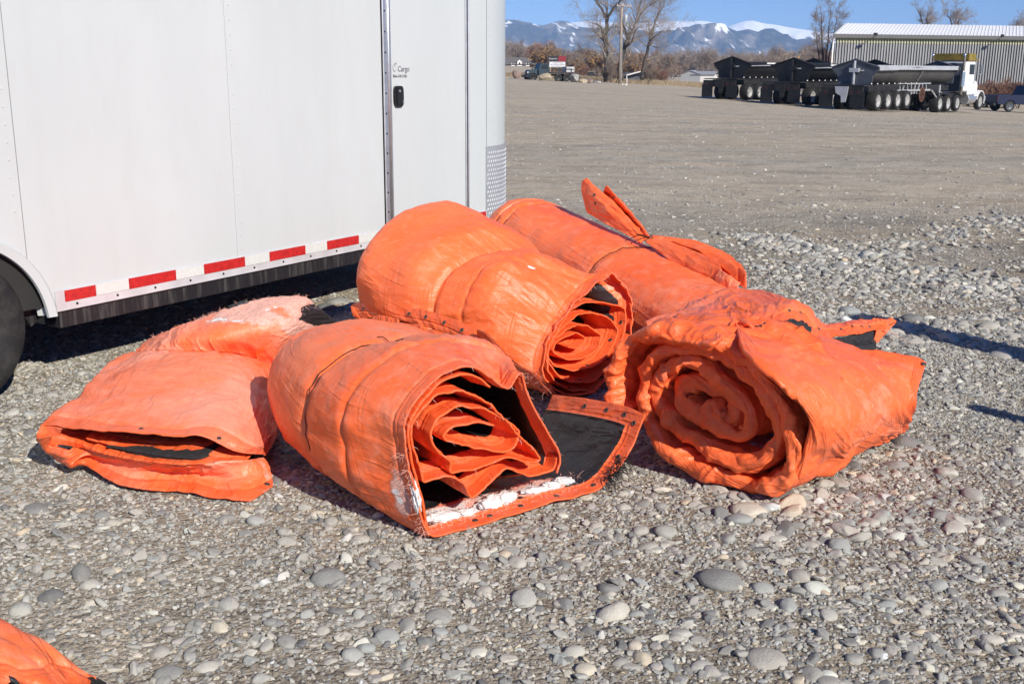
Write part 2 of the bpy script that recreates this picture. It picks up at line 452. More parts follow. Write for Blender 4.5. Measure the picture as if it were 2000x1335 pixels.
# places the big cobbles: hand-placed ones seen in the photograph (position, radius in m), then the rest at random
KEY = [(1410, 1128, 44), (1493, 1145, 22), (1200, 1185, 36), (1500, 1280, 40), (1590, 1315, 32), (1395, 1305, 24), (1190, 1140, 22), (1300, 1035, 22), (1250, 1030, 18),
       (1465, 995, 34), (1445, 1010, 24), (1560, 1125, 24), (1265, 1060, 20), (1520, 1045, 20), (1420, 1045, 20), (1330, 1230, 22), (1370, 1292, 22), (100, 1165, 26), (40, 1190, 24),
       (160, 1125, 26), (175, 1145, 20), (640, 1130, 30), (855, 1200, 26), (795, 1220, 20), (945, 1145, 22), (715, 1262, 18), (755, 1243, 24), (600, 1198, 18), (330, 1310, 26),
       (310, 1268, 20), (430, 1225, 20), (410, 1300, 26), (390, 1215, 18), (445, 1178, 20), (630, 1230, 18), (560, 1255, 22), (535, 1215, 18), (1145, 1300, 20), (1080, 1262, 16),
       (1640, 1060, 24), (1700, 1010, 22), (1760, 1040, 20), (1840, 1000, 22), (1900, 960, 20), (1690, 930, 22), (1750, 905, 22), (1900, 1085, 26), (1960, 1010, 20), (1620, 1330, 24),
       (1770, 860, 28), (1990, 880, 22), (1850, 920, 18), (1950, 1150, 22), (1540, 1180, 22), (1620, 1200, 22), (1470, 1190, 18), (1390, 1190, 16), (1100, 1095, 18), (1010, 1090, 20),
       (700, 1050, 22), (560, 1060, 18), (500, 1020, 18), (620, 1005, 16), (440, 1010, 18), (70, 985, 22), (200, 1000, 18), (20, 800, 16), (160, 730, 14), (100, 770, 14),
       (660, 585, 26), (640, 600, 20), (690, 600, 22), (1720, 640, 26), (1850, 660, 24), (1930, 640, 22), (1780, 625, 20), (1660, 610, 24), (1960, 690, 24), (1690, 500, 22), (1640, 520, 20), (1530, 460, 14), (1560, 470, 12)]
def scatter_stones():
    placed = []
    def put(x, y, r, rs):
        o = bpy.data.objects.new('stone', STONES[rs.integers(len(STONES))]); link(o, GROUND)
        z = float(ground_z(x, y)); o.location = (x, y, z + r * rs.uniform(-0.16, 0.10))
        o.rotation_euler = (rs.normal(0, 0.16), rs.normal(0, 0.16), rs.uniform(0, 6.28))
        s = rs.uniform(0.9, 1.1); o.scale = (r * s, r * rs.uniform(0.9, 1.15), r * rs.uniform(0.85, 1.15))
        placed.append((x, y, r))
    rs = np.random.default_rng(5)
    for (px, py, rp) in KEY:
        P = gz(px, py); d = (P - EYE) @ CF
        put(P[0], P[1], rp * d / FPX * 1.12, rs)
    while len(placed) < 300:
        y = 2.35 + 4.2 * rs.random() ** 1.5; x = rs.uniform(-0.52, 0.55) * (y + 0.2)
        r = 0.015 + 0.026 * rs.random() ** 2.2
        if rs.random() > 0.12 + patch(x, y): continue
        if any((x - a) ** 2 + (y - b) ** 2 < (0.8 * (r + c)) ** 2 for a, b, c in placed): continue
        put(x, y, r, rs)
    return placed
BIG = scatter_stones()

def build_gravel():
    rs = np.random.default_rng(11)
    pts = []; rad = []
    def region(n, y0, y1, pw, r0, r1, rp, dens):
        y = y0 + (y1 - y0) * rs.random(n) ** pw
        x = rs.uniform(-1, 1, n) * (0.61 * (y + 0.4) + 1.5)
        keep = rs.random(n) < dens(x, y)
        x, y = x[keep], y[keep]; r = r0 + (r1 - r0) * rs.random(len(x)) ** rp
        pts.append(np.stack([x, y], -1)); rad.append(r)
    region(50000, 2.2, 7.5, 0.9, 0.0065, 0.023, 2.2, lambda x, y: 0.36 + 0.64 * patch(x, y))
    region(250000, 2.2, 6.2, 0.82, 0.0030, 0.0090, 1.5, lambda x, y: 0.62 + 0.4 * patch(x, y))
    region(19000, 5.0, 14.0, 0.95, 0.010, 0.034, 2.2, lambda x, y: (0.05 + 1.1 * np.clip(patch(x, y) - 0.25, 0, 1)) * (1 - sstep(6.5, 14, y)))
    region(46000, 4.5, 12.0, 0.95, 0.005, 0.013, 1.4, lambda x, y: (0.35 + 0.7 * patch(x, y)) * (1 - sstep(6, 12, y)))
    region(14000, 7.0, 40.0, 0.9, 0.007, 0.020, 2.5, lambda x, y: (0.06 + 0.9 * np.clip(patch(x * 0.4, y * 0.25) - .3, 0, 1)) * (1 - sstep(12, 40, y)))
    region(11000, 11.0, 48.0, 0.85, 0.010, 0.032, 2.6, lambda x, y: 0.25 + 0.75 * patch(x * 0.3, y * 0.2))
    # raised windrows of loose cobbles on the right
    for (px0, py0, px1, py1, n, w) in ((1480, 462, 1700, 505, 700, 0.35), (1560, 520, 1990, 560, 900, 0.5), (1700, 500, 1990, 420, 500, 0.35), (1560, 650, 2000, 640, 260, 0.25), (1300, 960, 1800, 1000, 160, 0.25)):
        A = gz(px0, py0); B = gz(px1, py1); tt = rs.random(n)
        P = A[None, :2] * (1 - tt[:, None]) + B[None, :2] * tt[:, None] + rs.normal(0, w * 0.6, (n, 2))
        pts.append(P); rad.append(0.010 + 0.036 * rs.random(n) ** 2.2)
    P = np.concatenate(pts); R = np.concatenate(rad)
    z = ground_z(P[:, 0], P[:, 1]) + R * rs.uniform(-0.20, 0.14, len(R))
    V = np.stack([P[:, 0], P[:, 1], z], -1)
    me = bpy.data.meshes.new('gravel')
    me.vertices.add(len(V)); me.vertices.foreach_set('co', V.astype(np.float32).ravel())
    a = me.attributes.new('rad', 'FLOAT', 'POINT'); a.data.foreach_set('value', R.astype(np.float32))
    a = me.attributes.new('rot', 'FLOAT_VECTOR', 'POINT')
    rot = np.stack([rs.normal(0, 0.3, len(R)), rs.normal(0, 0.3, len(R)), rs.uniform(0, 6.28, len(R))], -1)
    a.data.foreach_set('vector', rot.astype(np.float32).ravel())
    me.materials.append(M_STONE)
    o = bpy.data.objects.new('gravel', me); link(o, GROUND); o['kind'] = 'stuff'
    ng = bpy.data.node_groups.new('gravel_scatter', 'GeometryNodeTree')
    ng.interface.new_socket('Geometry', in_out='INPUT', socket_type='NodeSocketGeometry')
    ng.interface.new_socket('Geometry', in_out='OUTPUT', socket_type='NodeSocketGeometry')
    N = ng.nodes; L = ng.links
    gi = N.new('NodeGroupInput'); go = N.new('NodeGroupOutput')
    join = N.new('GeometryNodeJoinGeometry')
    for k in range(9):
        ico = N.new('GeometryNodeMeshIcoSphere'); ico.inputs['Radius'].default_value = 1.0; ico.inputs['Subdivisions'].default_value = 3
        pos = N.new('GeometryNodeInputPosition')
        nz = N.new('ShaderNodeTexNoise'); nz.noise_dimensions = '4D'; nz.inputs['Scale'].default_value = 0.75; nz.inputs['Detail'].default_value = 1.0; nz.inputs['W'].default_value = 3.7 * k
        L.new(pos.outputs[0], nz.inputs['Vector'])
        sub = N.new('ShaderNodeVectorMath'); sub.operation = 'SUBTRACT'; sub.inputs[1].default_value = (0.5, 0.5, 0.5); L.new(nz.outputs['Color'], sub.inputs[0])
        sc_ = N.new('ShaderNodeVectorMath'); sc_.operation = 'SCALE'; sc_.inputs['Scale'].default_value = 1.5; L.new(sub.outputs[0], sc_.inputs[0])
        add = N.new('ShaderNodeVectorMath'); add.operation = 'ADD'; L.new(pos.outputs[0], add.inputs[0]); L.new(sc_.outputs[0], add.inputs[1])
        mul = N.new('ShaderNodeVectorMath'); mul.operation = 'MULTIPLY'; L.new(add.outputs[0], mul.inputs[0])
        mul.inputs[1].default_value = (1.15, 0.72 + 0.05 * (k % 5), 0.36 + 0.06 * (k % 4))
        sp = N.new('GeometryNodeSetPosition'); L.new(ico.outputs['Mesh'], sp.inputs['Geometry']); L.new(mul.outputs[0], sp.inputs['Position'])
        ss = N.new('GeometryNodeSetShadeSmooth'); L.new(sp.outputs[0], ss.inputs[0])
        g2 = N.new('GeometryNodeGeometryToInstance'); L.new(ss.outputs[0], g2.inputs[0]); L.new(g2.outputs[0], join.inputs[0])
    iop = N.new('GeometryNodeInstanceOnPoints'); iop.inputs['Pick Instance'].default_value = True
    rnd = N.new('FunctionNodeRandomValue'); rnd.data_type = 'INT'; rnd.inputs[4].default_value = 0; rnd.inputs[5].default_value = 8
    L.new(rnd.outputs[2], iop.inputs['Instance Index'])
    na = N.new('GeometryNodeInputNamedAttribute'); na.data_type = 'FLOAT'; na.inputs[0].default_value = 'rad'
    nr = N.new('GeometryNodeInputNamedAttribute'); nr.data_type = 'FLOAT_VECTOR'; nr.inputs[0].default_value = 'rot'
    e2r = N.new('FunctionNodeEulerToRotation'); L.new(nr.outputs[0], e2r.inputs[0])
    L.new(gi.outputs[0], iop.inputs['Points']); L.new(join.outputs[0], iop.inputs['Instance']); L.new(e2r.outputs[0], iop.inputs['Rotation']); L.new(na.outputs[0], iop.inputs['Scale'])
    sm = N.new('GeometryNodeSetMaterial'); sm.inputs['Material'].default_value = M_STONE
    L.new(iop.outputs[0], sm.inputs[0]); L.new(sm.outputs[0], go.inputs[0])
    md = o.modifiers.new('scatter', 'NODES'); md.node_group = ng
    return o
GRAVEL = build_gravel()
# ------------------------------------------------------------------ cargo trailer
def mat_panel():
    t = NT('white_trailer_skin'); c = t.coord()
    n = t.noise(t.mapping(c, (1.2, 1.2, 0.35)), 1.6, 5, 0.6)
    col = t.ramp(n, [(0.3, (0.495, 0.530, 0.535)), (0.7, (0.535, 0.570, 0.575))])
    dust = t.noise(t.mapping(c, (3, 3, 0.8)), 4, 6, 0.7)
    col = t.mix(t.math('MULTIPLY', t.ramp(dust, [(0.5, 0), (0.8, 1)]), 0.16), col, (0.42, 0.40, 0.37))
    return t.set(color=col, rough=0.32, normal=t.bump(t.noise(t.mapping(c, (1, 1, 0.6)), 1.5, 3), 0.06, 0.03), spec=0.4)
M_PANEL = mat_panel()
M_ALU = simple('brushed_aluminium', (0.62, 0.63, 0.65), 0.42, 0.85, var=0.12, scale=14, bump=0.1)
M_ALUP = simple('painted_rail', (0.66, 0.67, 0.70), 0.4, 0.3, var=0.12, scale=9)
def mat_blackframe():
    t = NT('black_frame_paint'); c = t.coord()
    n = t.noise(t.mapping(c, (26, 26, 1.6)), 1.3, 5, 0.7)
    col = t.mix(t.ramp(n, [(0.5, 0), (0.78, 1)]), (0.014, 0.014, 0.017), (0.10, 0.097, 0.095))
    return t.set(color=col, rough=0.5, spec=0.4)
M_BFRAME = mat_blackframe()
M_RED = simple('red_reflective_tape', (0.46, 0.022, 0.022), 0.35, var=0.22, scale=50)
M_SILVER = simple('silver_reflective_tape', (0.60, 0.62, 0.60), 0.35, var=0.06, scale=60)
M_BLACKP = simple('black_plastic', (0.012, 0.012, 0.013), 0.35, var=0.3)
M_DARK = simple('dark_underside', (0.02, 0.02, 0.02), 0.9)
def mat_tyre():
    t = NT('tyre_rubber'); c = t.coord()
    col = t.mix(t.ramp(t.noise(c, 14, 6, 0.7), [(0.45, 0), (0.75, 1)]), (0.010, 0.010, 0.011), (0.042, 0.040, 0.037))
    return t.set(color=col, rough=0.75, normal=t.bump(t.noise(c, 90, 3), 0.2, 0.003))
M_TYRE = mat_tyre()
M_RIM = simple('white_steel_rim', (0.62, 0.62, 0.60), 0.4, 0.2)
M_INK = simple('grey_lettering', (0.20, 0.20, 0.22), 0.6)

T0 = np.array([-1.9072, 4.8431, 0.0]); TA = math.radians(32.54)
TD = np.array([math.sin(TA), math.cos(TA), 0]); TN = np.array([math.cos(TA), -math.sin(TA), 0])
TR = empty('cargo_trailer', tuple(T0), 'large white enclosed cargo trailer with side door parked behind the orange blankets', 'trailer')
# local frame: x = along the side (away from the camera), y = outward normal reversed -> inward, z up
TM = Matrix(((TD[0], -TN[0], 0, T0[0]), (TD[1], -TN[1], 0, T0[1]), (0, 0, 1, 0), (0, 0, 0, 1)))
def tmb(): return MB(TM)
ZT = 2.55; ZR0, ZR1 = 0.340, 0.434            # top of the side, bottom rail
SF = 3.205                                    # where the rounded front corner starts
RC = 0.78
b = tmb(); yb0, yb1 = 0.02, 2.1
b.box((-0.6, (yb0 + yb1) / 2, (0.36 + ZT) / 2), (2 * (SF + 0.6) - 0.0, yb1 - yb0 - 0.02, ZT - 0.37))
b.build('inner_wall', M_DARK, TR)
b = tmb()                                     # roof, front and far side skin
b.box((-0.6, 1.06, ZT + 0.015), (2 * (SF + 0.6), 2.12, 0.03)); b.box((-0.6, 2.13, 1.46), (2 * (SF + 0.6), 0.03, 2.2)); b.box((SF + RC - 0.012, 1.46, 1.46), (0.02, 1.32, 2.2)); b.prism([(SF, 0.01)] + [(SF + (RC - .01) * math.sin(math.radians(a)), RC - (RC - .01) * math.cos(math.radians(a))) for a in range(0, 91, 10)] + [(SF + RC, 2.12), (SF, 2.12)], 'z', ZT, ZT + 0.03)
b.build('body', M_PANEL, TR)
AX = -0.668; AR = 0.455                       # wheel-arch centre along the side, outer radius of its trim
AZ = 0.285
def arch_top(s, r): return AZ + math.sqrt(max(r * r - (s - AX) ** 2, 0))
def side_panel(s0, s1, cut=False):
    b = tmb(); th = 0.012
    if not cut:
        b.box(((s0 + s1) / 2, th / 2, (ZR0 + ZT) / 2), (s1 - s0 - 0.004, th, ZT - ZR0), bev=0.002)
    else:
        ss = np.linspace(s0 + 0.002, s1 - 0.002, 40); V = []; F = []
        for s_ in ss:
            zb = arch_top(s_, AR - 0.02) if abs(s_ - AX) < AR - 0.02 else ZR0
            zb = max(zb, ZR0)
            for yy in (0, th): V += [(s_, yy, zb), (s_, yy, ZT)]
        for k in range(len(ss) - 1):
            a, c = 4 * k, 4 * k + 4
            F += [(a, c, c + 1, a + 1), (a + 2, a + 3, c + 3, c + 2), (a, a + 2, c + 2, c), (a + 1, c + 1, c + 3, a + 3)]
        F += [(0, 1, 3, 2), (4 * len(ss) - 4, 4 * len(ss) - 2, 4 * len(ss) - 1, 4 * len(ss) - 3)]
        b.add(V, F)
    return b.build('side_panel', M_PANEL, TR)
side_panel(-4.4, -1.53); side_panel(-1.53, -0.322, True); side_panel(-0.322, 0.876, True); side_panel(0.876, 2.092); side_panel(2.985, SF)
# rounded front corner
b = tmb(); V = []; F = []; n = 26
for k in range(n + 1):
    t = k / n * math.pi / 2
    for z in (0.40, ZT): V.append((SF + RC * math.sin(t), 0.0 + RC * (1 - math.cos(t)), z))
    for z in (0.40, ZT): V.append((SF + (RC - .015) * math.sin(t), 0.015 + (RC - .015) * (1 - math.cos(t)), z))
for k in range(n):
    a = 4 * k; c = a + 4; F += [(a, c, c + 1, a + 1), (a + 2, a + 3, c + 3, c + 2)]
b.add(V, F); b.build('corner_panel', M_PANEL, TR, auto=30)
# tread-plate stone guard wrapped round the corner with raised lozenges
b = tmb(); V = []; F = []; R2 = RC + 0.006; zg0, zg1 = 0.36, 0.872
def gpt(u, z, o=0.0):
    if u < 0.012: return (SF - 0.012 + u, -0.006 - o, z)
    t = (u - 0.012) / R2
    return (SF + (R2 + o) * math.sin(t), RC - (R2 + o) * math.cos(t), z)
UL = 0.012 + R2 * math.pi / 2
us = np.linspace(0, UL, 22)
for u in us: V += [gpt(u, zg0), gpt(u, zg1), gpt(u, zg0, -0.005), gpt(u, zg1, -0.005)]
for k in range(len(us) - 1):
    a = 4 * k; c = a + 4; F += [(a, c, c + 1, a + 1), (a + 1, c + 1, c + 3, a + 3), (a, a + 2, c + 2, c)]
F.append((0, 1, 3, 2))
b.add(V, F)
M_GUARD = simple('tread_plate', (0.46, 0.475, 0.50), 0.42, 0.45, var=0.1, scale=9)
M_LOZ = simple('tread_raised', (0.72, 0.74, 0.77), 0.35, 0.3)
guard = b.build('stone_guard', M_GUARD, TR, auto=30)
b = tmb(); row = 0; z = zg0 + 0.018
while z < zg1 - 0.022:
    u = 0.02 + (0.015 if row % 2 else 0)
    while u < 0.62:
        L = 0.0125; w = 0.0042; sg = 1 if row % 2 else 1; dx, dz = 0.42 * L * sg, 0.9 * L
        p = [gpt(u - dx, z - dz, 0.0003), gpt(u + w, z - 0.1 * L, 0.0003), gpt(u + dx, z + dz, 0.0003), gpt(u - w, z + 0.1 * L, 0.0003), gpt(u, z, 0.0036)]
        b.add(p, [(0, 1, 4), (1, 2, 4), (2, 3, 4), (3, 0, 4)]); u += 0.030
    z += 0.030; row += 1
o = b.build('tread_lozenges', M_LOZ, guard); o['kind'] = 'stuff'
# bottom rail, reflective tape, black frame
b = tmb(); s0 = AX + math.sqrt((AR + 0.01) ** 2 - (ZR1 - AZ) ** 2) + 0.012
b.box(((s0 + SF + 0.0) / 2, -0.004, (ZR0 + ZR1) / 2), (SF - s0 - 0.014, 0.008, ZR1 - ZR0), bev=0.002)
rail = b.build('bottom_rail', M_ALUP, TR)
x = -0.0; k = 0
b = None
pieces = [(-0.165, -0.003, M_RED)]
x = 0.0
while x < SF - 0.2:
    pieces.append((x, x + 0.1778, M_SILVER)); x += 0.1778
    pieces.append((x, min(x + 0.2794, SF - 0.02), M_RED)); x += 0.2794
for (a, c, m) in pieces:
    b = tmb(); b.box(((a + c) / 2, -0.0095, ZR0 + 0.064), (c - a - 0.001, 0.003, 0.050)); b.build('reflector_strip', m, TR)
b = tmb(); s = -0.105
b.box(((s0 + SF) / 2, -0.0045, ZR0 + 0.004), (SF - s0 - 0.014, 0.009, 0.010), bev=0.002)
b.build('rail_flange', M_ALUP, TR)
b = tmb(); s = -0.105
while s < SF - 0.1:
    b.lathe([(0.0062, -0.008), (0.0052, -0.0115), (0.0001, -0.0125)], (s, 0, ZR0 + 0.022), axis='y', n=8); s += 0.217
o = b.build('rail_screws', M_BLACKP, rail); o['kind'] = 'stuff'
b = tmb(); b.box(((-0.19 + SF) / 2, 0.056, 0.299), (SF + 0.19, 0.10, 0.078), bev=0.004)
b.box((-0.24, 0.12, 0.335), (0.12, 0.05, 0.075), ry=-0.5); b.box((-2.9, 0.09, 0.30), (3.3, 0.07, 0.06))
b.box((-0.6, 1.06, 0.36), (2 * (SF + 0.6) - 0.05, 2.0, 0.02))
b.build('chassis_frame', M_BFRAME, TR)
# riveted joints of the side panels
b = tmb()
for sj in (-0.322 - 0.035, 0.876 + 0.030):
    z = 0.47 if sj > 0 else 0.80
    while z < ZT: b.lathe([(0.0056, 0.0), (0.0048, -0.0022), (0.0001, -0.0028)], (sj, 0, z), axis='y', n=7); z += 0.072
for sj in (SF + 0.02,):
    z = 0.93
    while z < ZT: b.lathe([(0.005, 0.002), (0.004, -0.002), (0.0001, -0.003)], (sj, 0, z), axis='y', n=7); z += 0.062
o = b.build('rivets', M_PANEL, TR); o['kind'] = 'stuff'
# wheel arch trim: a flat white ring standing proud, with dark liner behind
b = tmb(); V = []; F = []; n = 48
for k in range(n + 1):
    t = math.radians(-8) + k / n * math.radians(196)
    c, s_ = math.cos(t), math.sin(t)
    for r, y in ((AR - 0.042, -0.002), (AR - 0.040, -0.016), (AR - 0.004, -0.022), (AR + 0.006, -0.012), (AR + 0.006, 0.0), (AR - 0.045, 0.06)):
        V.append((AX + r * c, y, max(AZ + r * s_, 0.325)))
for k in range(n):
    for j in range(5):
        a = 6 * k + j; F.append((a, a + 1, a + 7, a + 6))
b.add(V, F); b.build('fender_trim', M_PANEL, TR, auto=40)
b = tmb(); V = []; F = []
for k in range(n + 1):
    t = math.pi * k / n
    for y in (0.04, 0.42): V.append((AX + (AR - 0.03) * math.cos(t), y, AZ + (AR - 0.03) * math.sin(t)))
for k in range(n): F.append((2 * k, 2 * k + 1, 2 * k + 3, 2 * k + 2))
b.add(V, F); b.box((AX, 0.42, 0.55), (2 * AR, 0.02, 0.5)); b.build('wheel_well', M_DARK, TR)
# wheel
def wheel_mesh(parent, c, R, W, axis, rimc, rimr, name='wheel', MM=None, treads=True):
    w = MB(MM); prof = [(R * 0.56, -W * 0.42), (R * 0.62, -W * 0.47), (R * 0.80, -W * 0.5), (R * 0.93, -W * 0.46), (R * 0.985, -W * 0.36), (R, -W * 0.2), (R, W * 0.2), (R * 0.985, W * 0.36), (R * 0.93, W * 0.46), (R * 0.8, W * 0.5), (R * 0.6, W * 0.46), (R * 0.56, -W * 0.42)]
    w.lathe(prof, c, axis, 40, cap=False); ty = w.build('tyre', M_TYRE, parent, auto=40)
    return ty
b = tmb(); wc = (AX, 0.09, 0.322)
whl = b.lathe([(0.0001, -0.055), (0.05, -0.05), (0.058, -0.04), (0.061, 0.05)], wc, 'y', 20).build('wheel', M_ALU, TR, auto=30)
wheel_mesh(whl, wc, 0.322, 0.20, 'y', None, None, MM=TM)
b = tmb(); b.lathe([(0.055, -0.045), (0.085, -0.05), (0.125, -0.02), (0.16, -0.03), (0.185, -0.085), (0.196, -0.092), (0.190, -0.06), (0.18, 0.02)], wc, 'y', 40, cap=False); b.build('rim', M_RIM, whl, auto=30)
b = tmb(); b.box((AX, 0.25, 0.32), (0.1, 0.35, 0.1)); b.box((AX + 0.28, 0.16, 0.40), (0.22, 0.06, 0.09), ry=0.35); b.build('axle', M_BFRAME, TR)
# door: aluminium jambs with a round hinge-side bead, white leaf, black latch
b = tmb()
b.box((2.1145, -0.006, (0.36 + ZT) / 2), (0.037, 0.012, ZT - 0.36), bev=0.003)
b.box((2.163, -0.004, (0.36 + ZT) / 2), (0.020, 0.010, ZT - 0.36), bev=0.003)
b.box((2.9805, -0.005, (0.36 + ZT) / 2), (0.010, 0.012, ZT - 0.36), bev=0.003)
b.box((2.9545, -0.005, (0.36 + ZT) / 2), (0.014, 0.012, ZT - 0.36), bev=0.003)
jamb = b.build('door_frame', M_ALU, TR)
b = tmb(); b.tube([(2.143, -0.010, 0.36), (2.143, -0.010, ZT)], 0.0105, 10); b.build('door_bead', M_ALU, jamb, smooth=True)
b = tmb(); z = 0.42
while z < ZT: b.lathe([(0.006, -0.012), (0.005, -0.0155), (0.0001, -0.017)], (2.112, 0, z), axis='y', n=7); z += 0.118
o = b.build('jamb_screws', M_BLACKP, jamb); o['kind'] = 'stuff'
b = tmb(); b.box(((2.174 + 2.946) / 2, 0.001, (0.41 + ZT) / 2), (2.946 - 2.174, 0.014, ZT - 0.41), bev=0.004); door = b.build('door', M_PANEL, TR)
b = tmb(); hx, hz = 2.229, 1.226
pts = []
for k in range(32):
    t = 2 * math.pi * k / 32; pts.append((hx + 0.044 * math.copysign(abs(math.cos(t)) ** 0.45, math.cos(t)), hz + 0.062 * math.copysign(abs(math.sin(t)) ** 0.5, math.sin(t))))
b.prism([(p, q) for p, q in pts], 'y', -0.006, -0.020)
b.prism([(hx - 0.026 + 0.0, hz - 0.050), (hx + 0.033, hz - 0.050), (hx + 0.033, hz + 0.050), (hx - 0.026, hz + 0.050)], 'y', -0.020, -0.026)
hnd = b.build('door_latch', M_BLACKP, door, auto=30)
b = tmb(); b.lathe([(0.0085, -0.026), (0.008, -0.030), (0.0001, -0.030)], (hx - 0.004, 0, hz + 0.032), axis='y', n=12); b.build('latch_lock', M_ALU, hnd)
b = tmb(); b.box((hx + 0.030, -0.027, hz - 0.032), (0.008, 0.004, 0.026)); b.build('latch_tab', M_ALU, hnd)
def text_obj(txt, size, s, z, mat, parent, name='lettering', xs=1.0, M=TM, yoff=-0.0085):
    cu = bpy.data.curves.new(name, 'FONT'); cu.body = txt; cu.size = size; cu.extrude = 0.0008
    o = bpy.data.objects.new(name, cu); COL.objects.link(o)
    bpy.context.view_layer.update()
    me = bpy.data.meshes.new_from_object(o.evaluated_get(bpy.context.evaluated_depsgraph_get()))
    bpy.data.objects.remove(o); bpy.data.curves.remove(cu)
    V = np.array([v.co for v in me.vertices]); F = [tuple(p.vertices) for p in me.polygons]; bpy.data.meshes.remove(me)
    W = np.stack([V[:, 0] * xs + s, -V[:, 2] + yoff, V[:, 1] + z], -1)
    R = np.array(M.to_3x3()); W = W @ R.T + np.array(M.translation)
    return mesh_np(name, W, F, mat, parent, smooth=False)
text_obj('Cargo', 0.046, 2.232, 1.373, M_INK, door)
text_obj('866-618-2186', 0.024, 2.186, 1.338, M_INK, door)
b = tmb()
for (r0, cx, cz, a0, a1) in ((0.022, 2.203, 1.395, 100, 330), (0.011, 2.213, 1.412, 0, 250)):
    b.tube([(cx + r0 * 0.7 * math.cos(math.radians(a)), -0.008, cz + r0 * math.sin(math.radians(a))) for a in np.linspace(a0, a1, 14)], 0.0018, 4)
b.build('emblem', M_INK, door)
# ------------------------------------------------------------------ cloth: rolled and folded insulated blankets
Z = np.array([0, 0, 1.0])
def catmull(P, n):
    """P (k, ...) -> (n, ...): Catmull-Rom through the control points"""
    P = np.asarray(P, float); k = len(P)
    if k == 2:
        t = np.linspace(0, 1, n).reshape((n,) + (1,) * (P.ndim - 1)); return P[0] * (1 - t) + P[1] * t
    E = np.concatenate([[2 * P[0] - P[1]], P, [2 * P[-1] - P[-2]]])
    t = np.linspace(0, k - 1, n); i = np.minimum(t.astype(int), k - 2); f = (t - i).reshape((n,) + (1,) * (P.ndim - 1))
    a, b, c, d = E[i], E[i + 1], E[i + 2], E[i + 3]
    return 0.5 * (2 * b + (c - a) * f + (2 * a - 5 * b + 4 * c - d) * f ** 2 + (3 * b - a - 3 * c + d) * f ** 3)
def resample(P, n, sharp=0.0):
    P = np.asarray(P, float)
    Q = catmull(P, max(len(P) * 12, 3))
    if sharp > 0:
        t = np.linspace(0, len(P) - 1, len(Q)); i = np.minimum(t.astype(int), len(P) - 2); f = (t - i)[:, None]
        Q = Q * (1 - sharp) + (P[i] * (1 - f) + P[i + 1] * f) * sharp
    s = np.concatenate([[0], np.cumsum(np.linalg.norm(np.diff(Q, axis=0), axis=1))])
    t = np.linspace(0, s[-1], n)
    return np.stack([np.interp(t, s, Q[:, k]) for k in range(Q.shape[1])], -1)
def loft(rows, nu, nv, sharp=0.0):
    R = np.stack([resample(r, nu, sharp) for r in rows]); return catmull(R, nv)
def patch_grid(ctrl, nu, nv):
    C = np.asarray(ctrl, float); A = np.stack([catmull(r, nu) for r in C]); return catmull(A, nv)
def grid_n(X):
    du = np.gradient(X, axis=1); dv = np.gradient(X, axis=0); N = np.cross(du, dv)
    return N / (np.linalg.norm(N, axis=2, keepdims=True) + 1e-12)
def arcs(X):
    U = np.zeros(X.shape[:2]); V = np.zeros(X.shape[:2])
    U[:, 1:] = np.cumsum(np.linalg.norm(np.diff(X, axis=1), axis=2), axis=1)
    V[1:, :] = np.cumsum(np.linalg.norm(np.diff(X, axis=0), axis=2), axis=0)
    U[:] = U.mean(0)[None, :] * 0.5 + U * 0.5
    return U, V
def wrinkle(U, V, seed, broad=0.010, mid=0.005, crease=0.004, au=(3, 3), am=(9, 5), ac=(7, 4)):
    d = broad * perlin(U * au[0], V * au[1], seed)
    w = 0.25 * perlin(U * 2.1, V * 2.1, seed + 9)
    d = d + mid * .45 * fbm(U * am[0] + w, V * am[1] + w, seed + 1, 3) + mid * 1.5 * (.35 - np.abs(perlin(U * am[0] * .62 + w * 1.5, V * am[1] * .62 + w, seed + 11))) - mid * 1.0 * (.35 - np.abs(perlin(U * am[0] * 1.2 - V * 2 + w, V * am[1] * 1.1 + U * 1.5, seed + 12)))
    if crease:
        m = sstep(-0.25, 0.5, perlin(U * 2.2, V * 2.2, seed + 5))
        d = d + crease * m * (ridge(U * ac[0] + w * 2, V * ac[1] + w, seed + 2, 5) + 0.7 * ridge(U * ac[0] * 1.9 + 4, V * ac[1] * 2.3 + w * 3, seed + 3, 6))
    return d
